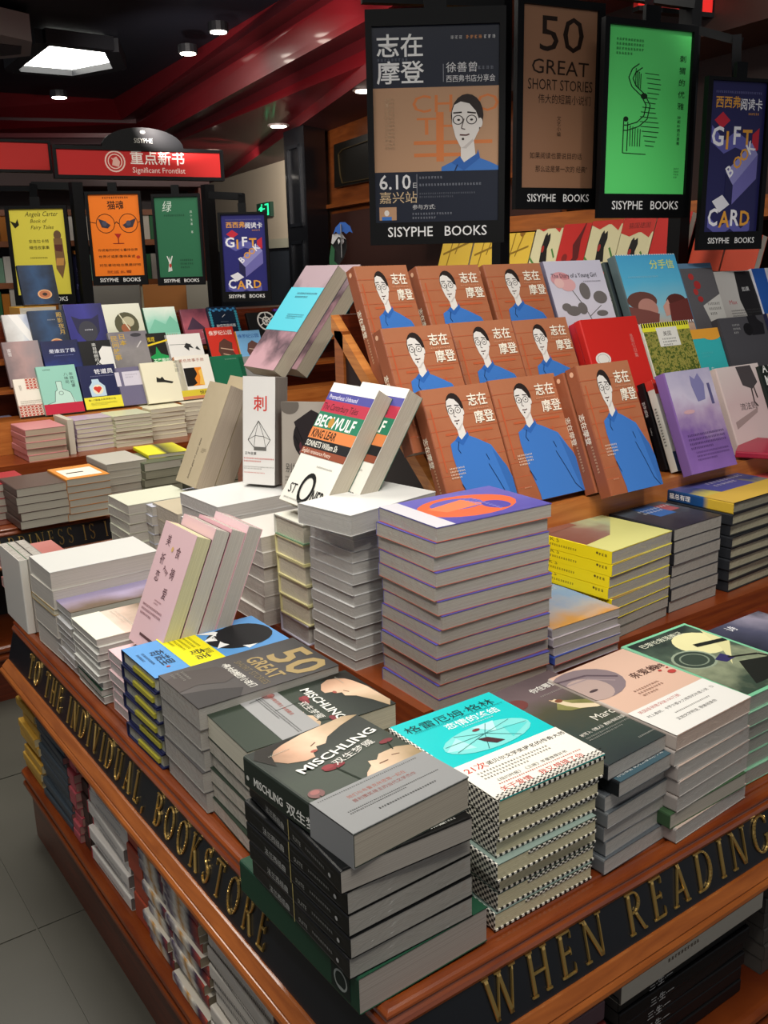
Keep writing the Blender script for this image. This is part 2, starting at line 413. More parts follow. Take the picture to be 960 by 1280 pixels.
def glyphs(K, N_): return {
 'I': (.24, bar(.12, 0, .12, 1, K) + sf(.12, .018) + sf(.12, .982)),
 'H': (.78, bar(.14, 0, .14, 1, K) + bar(.64, 0, .64, 1, K) + hb(.14, .64, .5) + sf(.14, .018) + sf(.14, .982) + sf(.64, .018) + sf(.64, .982)),
 'E': (.56, bar(.14, 0, .14, 1, K) + hb(.02, .5, .978) + hb(.14, .44, .52) + hb(.02, .54, .022) + tick(.46, .8, .18) + tick(.40, .43, .18) + tick(.5, .02, .2)),
 'N': (.82, bar(.14, 0, .14, 1, N_) + bar(.70, 0, .70, 1, N_) + bar(.66, 0, .12, 1, .14) + sf(.14, .018) + sf(.1, .982, .09) + sf(.7, .982)),
 'W': (1.12, bar(.32, 0, .1, 1, .13) + bar(.32, 0, .54, 1, .05) + bar(.78, 0, .52, 1, .13) + bar(.78, 0, 1.0, 1, .05) + sf(.1, .982) + sf(.52, .982) + sf(1.0, .982)),
 'A': (.80, bar(.12, 0, .4, 1, N_) + bar(.66, 0, .38, 1, .13) + hb(.22, .58, .34) + sf(.12, .018) + sf(.66, .018)),
 'V': (.78, bar(.4, 0, .12, 1, .13) + bar(.4, 0, .66, 1, N_) + sf(.12, .982) + sf(.66, .982)),
 'L': (.56, bar(.14, 0, .14, 1, K) + hb(.02, .52, .022) + tick(.48, .02, .2) + sf(.14, .982)),
 'T': (.68, bar(.34, 0, .34, 1, K) + hb(.02, .66, .978) + sf(.34, .018) + tick(.02, .8, .18) + tick(.62, .8, .18)),
 'O': (.86, arc(.43, .5, .40, .51, 0, 360, K, .045, 28)),
 'D': (.80, bar(.14, 0, .14, 1, K) + arc(.30, .5, .44, .5, -90, 90, K, .045, 16) + hb(.02, .32, .978) + hb(.02, .32, .022)),
 'R': (.70, bar(.14, 0, .14, 1, K) + arc(.30, .74, .28, .26, -90, 90, .1, .045) + hb(.02, .32, .978) + hb(.14, .32, .5) + bar(.64, 0, .34, .5, .12) + sf(.14, .018) + sf(.66, .018, .07)),
 'P': (.60, bar(.14, 0, .14, 1, K) + arc(.30, .72, .27, .28, -90, 90, .1, .045) + hb(.02, .32, .978) + hb(.14, .32, .46) + sf(.14, .018)),
 'B': (.64, bar(.14, 0, .14, 1, K) + arc(.28, .76, .25, .24, -90, 90, .1, .045) + arc(.28, .27, .31, .27, -90, 90, .1, .045) + hb(.02, .3, .978) + hb(.14, .3, .53) + hb(.02, .3, .022)),
 'G': (.84, arc(.44, .5, .41, .51, 40, 320, K, .045, 22) + bar(.72, .08, .72, .42, .1) + sf(.72, .42, .1) + tick(.74, .72, .2, -1)),
 'U': (.78, bar(.14, .3, .14, 1, K) + bar(.64, .3, .64, 1, N_) + arc(.378, .32, .29, .33, 180, 360, .08, .05) + sf(.14, .982) + sf(.64, .982)),
 'K': (.74, bar(.14, 0, .14, 1, K) + bar(.18, .42, .58, 1, N_) + bar(.66, 0, .3, .55, .13) + sf(.14, .018) + sf(.14, .982) + sf(.58, .982, .08) + sf(.66, .018, .08)),
 'S': (.54, arc(.27, .745, .22, .255, 30, 250, .085, .045) + [[(.08, .62), (.2, .52), (.46, .36), (.34, .48)], [(.1, .66), (.2, .6), (.46, .3), (.36, .36)]] + arc(.27, .27, .24, .28, -150, 60, .085, .045) + tick(.44, .8, .18) + tick(.06, .04, .2)),
 ',': (.2, [[(.05, .1), (.13, .1), (.1, -.12), (.05, -.14)]]), ' ': (.3, []),
}
GLS = {0: glyphs(.115, .05), 1: glyphs(.085, .04)}
LM = {}
gold = flat('#c9a862', .28, .85)
def letter_mesh(ch, size, sx=1, dep=.0028, wt=0):
    k = (ch, size, sx, wt)
    if k not in LM:
        vs, fs = [], []
        for pl in GLS[wt][ch][1]:
            if area2(pl) < 0: pl = pl[::-1]
            n = len(pl); i = len(vs); cx = sum(p[0] for p in pl) / n; cy = sum(p[1] for p in pl) / n
            vs += [(x * size * sx, y * size, 0) for x, y in pl] + [(x * size * sx, y * size, dep * .6) for x, y in pl]
            vs += [((x + (cx - x) * .22) * size * sx, (y + (cy - y) * .22 * (1 if n > 4 else 1)) * size, dep) for x, y in pl]
            for q in range(n):
                r = (q + 1) % n
                fs += [(i + q, i + r, i + n + r, i + n + q), (i + n + q, i + n + r, i + 2 * n + r, i + 2 * n + q)]
            fs.append(tuple(range(i + 2 * n, i + 3 * n)))
        LM[k] = mesh_from('gold_letter', vs, fs, None, [gold])
    return LM[k]
def board_text(s, parent, start, dirv, upv, size, sx=1, gap=.14, skip=(), wt=0):
    d = Vector(dirv).normalized(); u = Vector(upv).normalized(); n = d.cross(u)
    x = 0
    for i, ch in enumerate(s):
        if ch != ' ' and i not in skip:
            m = Matrix((d, u, n)).transposed().to_4x4(); m.translation = Vector(start) + d * x + n * .0006
            link('gold_letter', letter_mesh(ch, size, sx, wt=wt), parent, m)
        x += (GLS[0][ch][0] + gap) * size * sx
    return x

# ------------------------------------------------------------------ island display tables
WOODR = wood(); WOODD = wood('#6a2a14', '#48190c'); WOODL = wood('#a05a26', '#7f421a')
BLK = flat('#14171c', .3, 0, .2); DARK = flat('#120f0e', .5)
def sweep(prof, x0, y0, yl, xr):
    """profile (out, z) run down the left side, round the near corner and along the front"""
    n = len(prof); vs = [(x0 - o, yl, z) for o, z in prof] + [(x0 - o, y0 - o, z) for o, z in prof] + [(xr, y0 - o, z) for o, z in prof]
    fs = []
    for s_ in (0, n):
        for i in range(n - 1): fs.append((s_ + i, s_ + i + 1, s_ + n + i + 1, s_ + n + i))
    fs.append(tuple(range(n))[::-1]); fs.append(tuple(range(2 * n, 3 * n)))
    return vs, fs
TRIM = [(-.06, -.003), (-.034, -.003), (-.032, -.0012), (-.020, -.0012), (-.018, -.004), (-.014, -.0015), (-.009, -.0004), (-.004, -.0008), (-.001, -.002), (.0015, -.004), (.002, -.006), (.000, -.0095), (.001, -.011), (.004, -.013), (.006, -.017), (.005, -.021), (.003, -.0225), (-.06, -.0225)]
PANEL = [(-.02, -.0225), (.0035, -.0225), (.0195, -.081), (-.02, -.081)]
RAIL = [(-.02, -.081), (.021, -.081), (.0235, -.0815), (.0345, -.0925), (.0335, -.0945), (.036, -.095), (.0395, -.098), (.0405, -.102), (.0385, -.106), (.034, -.108), (-.02, -.108)]
LEDGE = [(-.05, -.3315), (.012, -.3315), (.018, -.333), (.0245, -.338), (.0255, -.344), (.0225, -.35), (.013, -.354), (.011, -.359), (.018, -.3605), (.0235, -.364), (.0245, -.37), (.021, -.376), (.012, -.38), (-.05, -.38)]
def table(label, x0, y0, yl, xr, t2x, t2y, t2z, floor, group=None):
    th = thing('display_table', label, 'table', Matrix.Translation((x0, y0, floor)), group)
    o = Vector((x0, y0, floor))
    def put(nm, prof, mt):
        vs, fs = sweep(prof, x0, y0, yl, xr); vs = [Vector(v) - o for v in vs]
        me = mesh_from(nm, vs, fs, None, [mt]); recalc(me); return link(nm, me, th)
    put('edge_moulding', TRIM, WOODR); pn = put('sign_board', PANEL, BLK); put('rail', RAIL, WOODL); put('base_moulding', LEDGE, WOODR)
    def bx(nm, a, b, mt): MBx = MB().box(Vector(a) - o, Vector(b) - o); return MBx.build(nm, mt, th)
    bx('tray', (x0 + .05, y0 + .05, -.02), (xr, yl, -.0005), WOODD)
    bx('riser', (x0 + t2x, y0 + t2y, -.0005), (xr, yl + .25 if x0 == 0 else yl, t2z), WOODR)
    bx('lower_shelf', (x0 + .04, y0 + .04, -.35), (xr, yl, -.331), WOODR)
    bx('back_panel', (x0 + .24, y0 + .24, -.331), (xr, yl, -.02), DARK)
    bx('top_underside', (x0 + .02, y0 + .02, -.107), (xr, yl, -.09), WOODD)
    bx('plinth', (x0 - .010, y0 - .010, floor), (xr, yl, -.379), WOODD)
    return th, pn, o
FLOOR = -.5
t1, pn1, o1 = table('nearest wooden book table with gold lettered black board', 0, 0, 1.31, 2.25, .362, .403, .04, FLOOR)
# gold words
slant = Vector((0, .016, .0585)).normalized()
def pan_pt(z): return .0035 + (-.0225 - z) / .0585 * .016
zb = -.0705
board_text('WHEN READING', pn1, Vector((.116, -pan_pt(zb), zb)) - o1, (1, 0, 0), slant, .050, .84, gap=.33)
slx = Vector((.016, 0, .0585)).normalized()
board_text('TO THE INDIVIDUAL, BOOKSTORE', pn1, Vector((-pan_pt(zb), 1.172, zb)) - o1, (0, -1, 0), slx, .047, .71, gap=.42, wt=1)
t2, pn2, o2 = table('far wooden book table behind with gold lettered board', -.9, 2.05, 3.7, 2.5, 1.1, .60, .055, FLOOR)
board_text('HAPPINESS IS I', pn2, Vector((.106, 2.05 - pan_pt(zb), zb)) - o2, (1, 0, 0), slant, .045, .66, gap=.36)

# ------------------------------------------------------------------ stepped display racks
TH = 23.5; ST, CT = math.sin(math.radians(TH)), math.cos(math.radians(TH))
def rack(label, x0, x1, y0, z0, zb, dy, dz, rows, lipz):
    th = thing('display_rack', label, 'rack', Matrix.Translation((x0, y0, zb))); o = Vector((x0, y0, zb))
    ye, ze = y0 + dy * rows + .02, z0 + dz * rows + .06
    for x, nm in ((x0, 'side_panel'), (x1 - .02, 'side_panel')):
        pts = [(x + .006, y0, zb), (x + .006, ye, zb), (x + .006, ye, ze - .04), (x + .006, y0 + .03, z0 - .04)]
        b = MB(); b.prism([Vector(p) - o for p in pts], (.012, 0, 0)); me = recalc(b.mesh(nm, flat('#241410', .5))); sp = link(nm, me, th)
        b = MB(); b.prism([Vector(p) - o for p in [(x, y0 - .015, z0 - .030), (x, ye, ze - .030), (x, ye, ze - .062), (x, y0 - .015, z0 - .062)]], (.02, 0, 0))
        link('edge_strip', recalc(b.mesh('edge_strip', wood('#c98442', '#a9642e'))), sp)
        MB().box(Vector((x, ye - .04, zb)) - o, Vector((x + .018, ye - .01, ze - .06)) - o).build('upright', WOODL, sp)
    MB().box(Vector((x0, y0 - .018, zb)) - o, Vector((x1, y0, lipz)) - o).build('front_lip', wood('#c47a3a', '#a45c27', sc=(3, 40, 40)), th)
    for k in range(rows):
        yk, zk = y0 + dy * k, z0 + dz * k
        MB().box(Vector((x0 + .02, yk, zk - .014)) - o, Vector((x1 - .02, yk + dy - .002, zk - .0005)) - o).build('ledge', WOODL, th)
    MB().box(Vector((x0 + .02, ye - .01, zb)) - o, Vector((x1 - .02, ye, ze - .03)) - o).build('back_board', WOODD, th)
    return th
R1 = dict(y0=.60, z0=.25, dy=.125, dz=.105)
rack('stepped wooden display rack on the nearest table', .60, 2.02, .60, .25, .0405, .125, .105, 3, .2495)
R2 = dict(y0=2.87, z0=.172, dy=.118, dz=.095)
def rb(R, row, L, Rr, py, label, cov, t=.022, m=1, y_off=0, **kw):
    """a book standing on rack step `row`; L, Rr = pixels of its top corners, m = how many stand behind one another before this one reaches the front"""
    yk, zk = R['y0'] + R['dy'] * row + .004, R['z0'] + R['dz'] * row
    kf = R.get('h', .245) * ST
    yf = yk + .048 - m * t / CT + y_off                      # back lower edge of this book
    yt = yf + kf
    a, b = P(L, py, 1, yt - t * CT), P(Rr, py, 1, yt - t * CT)
    h = (a.z - zk - t * ST) / CT; wd = b.x - a.x
    return leaner(label, (a.x, yf, zk), 0, TH, wd, h, t, cov, **kw), (a.x, yf, zk, wd, h)

# ------------------------------------------------------------------ cover pictures (units of book width, v upward)
def figure(cx, cy, s, bottom=0, blue='#3d74bf', x1=9):
    q = lambda pts: [(cx + (x if y > -.42 else x * 1.5 - .02) * s, cy + y * s) for x, y in pts]
    B = blue; D = '#2a211f'; F = '#ddd8d2'
    return [
        ('p', q([(-.14, -.46), (-.15, -.62), (-.13, -.95), (-.08, -1.35), (-.1, -2.2), (.62, -2.2), (.6, -1.75), (.52, -1.3), (.44, -.85), (.33, -.55), (.16, -.42), (.07, -.36), (-.05, -.38), (-.1, -.43)]), B),
        ('p', q([(.33, -.6), (.45, -.86), (.54, -1.3), (.57, -1.55), (.48, -1.75), (.42, -1.3)]), '#3567ae'),
        ('p', q([(-.05, -.26), (.07, -.2), (.09, -.38), (.0, -.44), (-.05, -.4)]), F),
        ('p', q([(-.06, -.36), (.0, -.42), (.1, -.34), (.11, -.3), (.13, -.38), (.0, -.5), (-.08, -.42)]), '#2f62ad'),
        ('e', cx + .01 * s, cy + .02 * s, .15 * s, .2 * s, D),
        ('p', q([(-.13, .06), (-.11, .12), (-.05, .15), (.03, .13), (.09, .06), (.12, -.02), (.12, -.12), (.07, -.22), (.0, -.29), (-.05, -.28), (-.1, -.18), (-.13, -.06)]), F),
        ('e', cx + .13 * s, cy - .05 * s, .022 * s, .045 * s, F),
        ('p', q([(.07, -.22), (.0, -.29), (-.05, -.285), (-.02, -.27), (.06, -.2)]), '#c4bdb8'),
        ('o', cx - .075 * s, cy - .02 * s, .05 * s, .045 * s, .18, D), ('o', cx + .05 * s, cy - .02 * s, .05 * s, .045 * s, .18, D),
        ('l', q([(-.12, .045), (-.04, .05)]), .014 * s, D), ('l', q([(.01, .05), (.09, .04)]), .014 * s, D),
        ('e', cx - .07 * s, cy - .02 * s, .014 * s, .01 * s, D), ('e', cx + .05 * s, cy - .02 * s, .014 * s, .01 * s, D),
        ('l', q([(-.02, -.01), (-.045, -.1), (-.01, -.11)]), .01 * s, '#5a504c'), ('l', q([(-.06, -.16), (0, -.165), (.03, -.155)]), .014 * s, '#5a3a36'),
        ('e', cx - .03 * s, cy - .2 * s, .012 * s, .012 * s, D),
        ('l', q([(-.04, -.44), (-.07, -.54), (-.05, -.6)]), .01 * s, '#16264a'), ('l', q([(.24, -.8), (.31, -1.05), (.37, -1.3), (.44, -1.42)]), .01 * s, '#16264a'),
        ('l', q([(.24, -.66), (.26, -.75)]), .01 * s, '#16264a'), ('l', q([(-.13, -1.0), (-.09, -1.15)]), .01 * s, '#16264a')]
def zz(full=True):
    a = [('l', [(0, v), (1, v)], .008, '#b35c3c') for v in (.18, .3, .46, .62, .78, .95, 1.1, 1.25)] + [('l', [(.08, .5), (.08, 1.2)], .02, '#b95a38'), ('l', [(.2, .9), (.9, .9)], .025, '#b75b38'), ('l', [(.75, .2), (.75, .8)], .02, '#b95a38')]
    return a + figure(.42, 1.17, .82) + [('t', '志在', .63, 1.19, .15, '#f2ead8', {'b': .03}), ('t', '摩登', .67, .99, .15, '#f2ead8', {'b': .03}),
        ('d', .62, 1.135, .92, .02, '#d8a080'), ('d', .12, .52, .34, .02, '#ead6c0', 4), ('d', .1, .16, .2, .014, '#d8a080')]
ZZ = zz()
BRN = photo([(0, '#99583a'), (.5, '#a86646'), (1, '#ae7050')], 'y', .25, 30, .3)
ZC = covers(BRN, '#9c5c3e', '#925338')
SP_ZZ = [('t', '志在摩登', .35, .02, .06, '#efe6d2', {'b': .02}), ('d', .58, .05, .8, .022, '#d8b08c'), ('e', .05, .06, .02, .02, '#e0b090')]
MISCH_BG = photo([(0, '#2b362c'), (.45, '#333d31'), (.7, '#2a312b'), (1, '#222723')], 'y', .24, 9, .35)
SKIN = photo([(0, '#5f4a35'), (.35, '#c9a084'), (.6, '#e2c3a6'), (1, '#8d7a55')], 'x', .17, 14, .3)
def misch(rot=12, t2=True):
    a = [('p', [(.18, 1.08), (.10, 1.2), (.22, 1.34), (.5, 1.4), (.9, 1.42), (1, 1.36), (.8, 1.3), (.62, 1.22), (.55, 1.14), (.47, 1.15), (.45, 1.1), (.4, 1.08), (.38, 1.02), (.3, 1.02), (.24, 1.05)], SKIN),
         ('p', [(.1, 1.1), (.16, 1.3), (.4, 1.4), (.1, 1.42), (.02, 1.3)], '#221f1a'),
         ('l', [(.44, 1.18), (.5, 1.21)], .012, '#6b4a38'), ('e', .42, 1.1, .03, .018, '#a5584c'),
         ('p', [(.42, .42), (.52, .56), (.6, .62), (.62, .69), (.68, .66), (.74, .72), (.9, .72), (1, .66), (1, .36), (.5, .36)], SKIN),
         ('l', [(.66, .6), (.74, .6)], .014, '#6b4a38'), ('l', [(.8, .64), (.86, .62)], .012, '#6b4a38'),
         ('e', .40, .80, .09, .035, '#7d2f35'), ('e', .36, .83, .05, .03, '#8e3c40'), ('e', .90, .84, .06, .03, '#7a3339'), ('e', .1, .58, .06, .06, '#7d5a58'), ('e', .1, .6, .035, .03, '#a06a66'),
         ('l', [(.4, .78), (.44, .5)], .01, '#1c2a1e'), ('l', [(.9, .82), (.86, .7)], .01, '#1c2a1e'), ('l', [(.1, .54), (.14, .38)], .01, '#1c2a1e')]
    return a + [('t', 'MISCHLING', .17, .86, .125, '#ecebe3', {'b': .02, 'rot': rot, 'W': .8}), ('t', '双生梦魇', .42, .80 if rot else .73, .085, '#e4e2da', {'rot': rot, 'sx': 1.25}),
                ('d', .12, 1.25, .3, .014, '#b8b6a8')]
MISCH = misch()
MBAND = [('r', 0, 0, 1, .6, '#8f9090'), ('d', .04, .42, .9, .016, '#3a3a3a', 1), ('t', '她们与布鲁克林夜莺一起在', .22, .33, .042, '#a05a4c'), ('t', '普利策奖得主的当代文学杰作', .22, .27, .042, '#8a4a44'), ('d', .12, .2, .9, .015, '#3c3c3c', 2), ('d', .3, .1, .8, .02, '#333333')]
MSP = [('t', 'MISCHLING', .1, .05, .07, '#e8e8e0', {'b': .02, 'sx': .8}), ('t', '双生梦魇', .42, .04, .075, '#e8e8e0', {'b': .02, 'sx': 1.2}), ('d', .72, .06, .84, .03, '#b8b8b0'), ('e', .04, .07, .015, .015, '#c8c8c0')]
FIFTY = [('p', [(.55, 0), (.5, .2), (.62, .42), (.52, .6), (.2, .5), (.1, .2), (.2, 0)], '#4d4644'), ('p', [(.6, 0), (.68, .25), (.84, .5), (1, .4), (1, 0)], '#3a3737'),
         ('t', '50', .27, .98, .56, '#a08a5c', {'b': .02, 'W': .68}), ('t', 'GREAT', .23, .78, .22, '#a08a5c', {'b': .02, 'W': .62}), ('t', 'SHORT STORIES', .22, .67, .1, '#7f7258', {'W': .7}),
         ('t', '伟大的短篇小说们', .22, .55, .085, '#e2dfd6', {'b': .04}), ('d', .2, .56, .6, .04, '#d9d6cc'), ('d', .1, .18, .32, .03, '#8f8c86', 3)]
JARVIS_BG = glossy('#5b9bd8')
BLUE = [('e', .52, 1.06, .34, .34, '#17181c'), ('p', [(.2, .9), (.16, .72), (.3, .86), (.42, .7), (.5, .86), (.7, .74), (.66, .95), (.9, 1.0), (.8, 1.2)], '#f1f1ee'),
        ('e', .5, 1.12, .34, .28, '#15161a'), ('l', [(.34, .86), (.5, .84)], .02, '#202020'), ('t', 'R.ose', .36, .8, .07, '#202020', {'rot': 20}),
        ('r', -.0, .36, 1, .72, '#f2e61e'), ('t', '奇诺', .56, .50, .15, '#2a2a20', {'b': .02}), ('t', '里程', .60, .62, .08, '#2a2a20'), ('d', .08, .62, .5, .03, '#4a4620', 5),
        ('t', '奇诺里', .3, .18, .15, '#23354e', {'rot': 0}), ('d', .3, .1, .66, .03, '#34547c', 2), ('e', .8, .2, .02, .02, '#b05048')]
CY_BG = glossy('#13c3c4')
CYAN = [('t', '格雷厄姆·格林', .06, 1.22, .125, '#14302f', {'sx': 1.1}), ('t', '恋情的终结', .34, 1.08, .105, '#dff5f2', {'b': .035}), ('d', .45, 1.03, .75, .02, '#c8eeea'),
        ('e', .52, .80, .40, .19, '#7fd6d3'), ('p', [(.12, .78), (.3, .92), (.34, .7)], '#a8e4df'), ('p', [(.5, .98), (.7, .98), (.62, .82)], '#b8e8e4'), ('p', [(.66, .66), (.9, .78), (.7, .85)], '#5ccfcd')] + \
       [('l', [(.52, .84), (.52 + .38 * math.cos(a), .80 + .18 * math.sin(a))], .006, '#2a6b6a') for a in (0, .7, 1.3, 2.2, 2.9, 3.6, 4.4, 5.3)] + \
       [('e', .5, .93, .035, .02, '#7b3538'), ('p', [(.42, .80), (.5, .78), (.58, .66), (.5, .66), (.44, .74)], '#46262c'), ('d', .1, 1.18, .95, .016, '#0c6b6a', 1),
        ('r', 0, 0, 1, .56, '#f1ece0'), ('t', '21次', .05, .42, .095, '#c3382c', {'b': .02}), ('t', '诺贝尔文学奖提名的传奇大师', .24, .43, .058, '#2c2a28', {'b': .02}),
        ('d', .1, .36, .75, .025, '#6a6660', 3), ('t', '《纽约时报》《卫报》年度推荐好书', .14, .2, .042, '#3a3834'), ('d', .14, .16, .9, .018, '#c3382c'), ('t', '关于爱情', .1, .075, .07, '#c3382c'), ('t', '我又想错了你', .45, .075, .07, '#c3382c')] + \
       [('r', i * .02, (i % 2) * .012, i * .02 + .02, (i % 2) * .012 + .012, '#1c1c1c') for i in range(50)] + [('r', i * .02, .024 + (i % 2) * .012, i * .02 + .02, .036 + (i % 2) * .012, '#1c1c1c') for i in range(50)]
MARC_BG = photo([(0, '#2f3638'), (.35, '#39443f'), (.55, '#4d4c3a'), (.75, '#6a5a5c'), (1, '#57494c')], 'y', .24, 8, .3)
MARC = [('e', .2, 1.12, .13, .09, '#6d3b38'), ('p', [(.42, .84), (.56, .96), (.64, .9), (.84, .78), (.9, .66), (.8, .64), (.62, .72), (.5, .76)], photo([(0, '#5a5a34'), (1, '#98955a')], 'y', .2, 40, .5)),
        ('p', [(.5, .98), (.56, .99), (.62, .84), (.8, .70), (.86, .64), (.74, .66), (.6, .74), (.54, .84)], '#d9c7a6'), ('l', [(.5, 1.0), (.55, .95)], .012, '#d8b28c'), ('e', .56, .94, .04, .03, '#7a4a34'),
        ('t', '你在哪里?', .5, 1.18, .085, '#e4e0d8', {'b': .02}), ('d', .5, 1.08, .85, .022, '#a8a29a'), ('t', 'Marc Levy', .52, .5, .13, '#ded9cc', {'b': .0}), ('t', '被写入《情人》教科书的法国小说家', .2, .40, .045, '#cfcbc0', {'b': .02}), ('d', .2, .35, .9, .02, '#9a9a92', 2), ('d', .55, .1, .9, .02, '#a8a8a0')]
PINK_BG = glossy('#d9b5a0')
PINKA = [('e', .18, 1.1, .36, .30, '#85767a'), ('e', .12, 1.02, .2, .22, '#b39c94'), ('l', [(-.0, 1.3), (.3, 1.24), (.5, 1.04)], .03, '#5c4d55'), ('l', [(0, 1.2), (.25, 1.18), (.42, 1.0)], .02, '#9b8a8c'), ('e', .12, .98, .05, .02, '#4a3c40'),
         ('t', '亲爱的', .56, .90, .12, '#4a2e2a', {}), ('t', '妹妹', .92, .90, .0, '#4a2e2a'), ('t', '妹妹', .82, .9, .085, '#4a2e2a'), ('d', .36, .72, .68, .03, '#a67f6e', 3),
         ('e', .93, .78, .045, .035, '#b4443e'), ('e', .86, .86, .02, .016, '#b4443e'), ('e', .96, .86, .014, .01, '#b4443e'), ('r', 0, 0, 1, .5, '#e6e4de'),
         ('t', '英国版销售突破100万册', .07, .42, .05, '#b3463c'), ('t', '村上春树、卡罗尔都大力推荐的年度小说 《》', .07, .33, .044, '#3a3836'), ('d', .3, .24, .75, .02, '#55524e'), ('t', '正如文字所说, 我曾经爱你', .22, .15, .045, '#4a4744')]
STG_BG = glossy('#7cc49a')
STAGE = [('r', .04, .04, .96, 1.38, photo([(0, '#3b4a3e'), (.4, '#8d9579'), (.7, '#4a5a4c'), (1, '#26312b')], 'y', .2, 26, .5)), ('e', .68, 1.0, .28, .26, '#ded9a4'), ('p', [(.5, .5), (.96, .85), (.96, 1.2), (.75, .8)], '#d6d19c'),
         ('e', .3, .78, .24, .2, '#39463c'), ('o', .3, .78, .24, .2, .12, '#93a08a'), ('o', .3, .78, .16, .13, .12, '#7d8a78'), ('p', [(.3, .12), (.8, .1), (.92, .4), (.6, .5)], '#20231f'), ('p', [(.45, .66), (.62, .72), (.66, .58), (.5, .56)], '#34305e'),
         ('l', [(.6, .62), (.9, .5), (.96, .35)], .03, '#1c1d1a'), ('l', [(.58, .98), (.96, .9)], .07, '#1e221d'), ('t', '巴黎伦敦落魄记', .12, 1.24, .09, '#dfe2cc', {'b': .0})]
PK_BG = glossy('#e0bcc0')
PKART = [('t', '美', .22, 1.18, .14, '#57333c'), ('t', '食', .58, 1.1, .14, '#57333c'), ('t', '祈', .2, .96, .14, '#57333c'), ('t', '祷', .6, .86, .14, '#57333c'), ('t', '恋', .2, .76, .14, '#57333c'), ('t', '爱', .56, .62, .14, '#57333c'),
         ('t', 'Pray', .38, .9, .09, '#6f4a50', {'rot': -12}), ('e', .47, 1.16, .03, .03, '#d6b06c'), ('d', .42, .55, .62, .02, '#a5787c', 2), ('d', .12, .44, .72, .03, '#8a5a62', 3), ('r', .3, .12, .8, .15, '#5b3a3e')]
# ------------------------------------------------------------------ piles on the nearest table, front row (text upright from the front)
PG_W, PG_G, PG_C, PG_Y = pages('#b3aea6'), pages('#9c988f'), pages('#c9c3ae', False), pages('#cfc6a0')
film = flat('#24262a', .25, 0, .9, .5, 60)
BLKC = (flat('#0c0d0e', .3, 0, .12, .2, 40, .3),) * 4
SP_BLK = [('l', [(.05, .02), (.95, .02)], .003, '#5a5b5e'), ('l', [(.05, .085), (.95, .085)], .003, '#4a4b4e'), ('t', '法兰西组曲', .2, .03, .045, '#b7b7b2', {}), ('r', .47, .0, .478, .12, '#b3a468'), ('t', 'SUITE', .52, .035, .035, '#9a9a94'), ('d', .66, .05, .84, .018, '#8a8a86'), ('e', .9, .05, .012, .012, '#b4b4b0')]  # the two long grey lines paint streaks of shine on the wrapping film
pile('near corner pile', (430, 1044), .200, .150, .190, 7, dict(desc='black wrapped paperback, gold spine line', cov=BLKC, page=PG_G, spine=SP_BLK, a=.152, b=.196),
     top=dict(desc='dark green paperback, pale faces, grey band', cov=covers(MISCH_BG, '#2b332c', '#2b332c'), page=pages('#aca393', False), art=MISCH, spine=MSP, parts=band(0, .36, '#8f9090', MBAND), a=.146, b=.188, da=4),
     ts=[.034, .024, .024, .023, .023, .023, .040], ang=0, side='W', over={1: dict(desc='black unwrapped paperback', dy=-.002, da=-3, page=pages('#a49d93', False), art=[('r', .03, .01, .97, .018, '#2c2c2c'), ('t', '法兰西组曲 法国文学奖获奖作品', .1, .05, .05, '#d8d8d0', {'b': .02}), ('d', .62, .05, .9, .02, '#d0d0c8')]),
     6: dict(desc='thick dark green book with grey spine label', cov=covers('#1f4a35', '#1f4a35', '#1c4230'), page=pages('#a49a90', False), a=.166, b=.235, dx=.004, dy=-.002, da=0, spine=[('r', .8, .02, .94, .15, '#202a26'), ('o', .87, .085, .05, .05, .2, '#9aa09a'), ('l', [(.84, .05), (.9, .05)], .008, '#9aa09a')])}, jit=.002, ja=1.0)
CHK = checks('#e6e2d4', '#1a1a1a', 260)
CYC = (CY_BG, flat('#e0dcc8', .4), CHK, flat('#1f7a74', .4))
CYL = (flat('#8fa39a', .4), flat('#c9c6b4', .4), CHK, flat('#4a6660', .4))
def chk_edge(th, w, h, t):
    b = MB(); b.box((-w / 2, -h / 2 - .0006, .0006), (w / 2, -h / 2 + .002, .003)); b.build('checked_edge', CHK, th)
    b = MB(); b.box((-w / 2 + .045, -h / 2 - .0005, t - .005), (w / 2, -h / 2 + .002, t - .002)); b.build('checked_edge', CHK, th)
cyt = pile('turquoise topped pile', (623, 1002), .160, .153, .197, 7, dict(desc='cream paged book with chequered spine', cov=CYL, page=PG_Y, parts=chk_edge, a=.15),
     top=dict(desc='turquoise paperback with cream band about a writer', cov=CYC, art=CYAN, page=pages('#c2bb98', False), spine=None, a=.158, b=.197), ts=[.028, .022, .022, .022, .022, .022, .022], side='W', jit=.007, ja=2.4, ang=-1)
pile('dusky landscape pile', (760, 957), .142, .143, .215, 7, dict(desc='dark grey covered wrapped paperback', cov=covers('#5b6166', '#8a8a8a', '#74787a'), page=PG_W),
     top=dict(desc='dusky landscape paperback with a leaping pale figure', cov=covers(MARC_BG, '#44474a', '#2c3034'), art=MARC, page=PG_W), side='W', jit=.003, ja=1, ang=3, over={1: dict(desc='slate blue paperback pushed out to the front', cov=covers('#45606b', '#5a5e60', '#1c1f22'), page=PG_W, dy=-.012, dx=.008, art=[('t', '你在哪里 麦克莱维长篇小说', .05, .05, .05, '#c8ccca', {'b': .02}), ('d', .1, .14, .9, .02, '#a8b0b0')])})
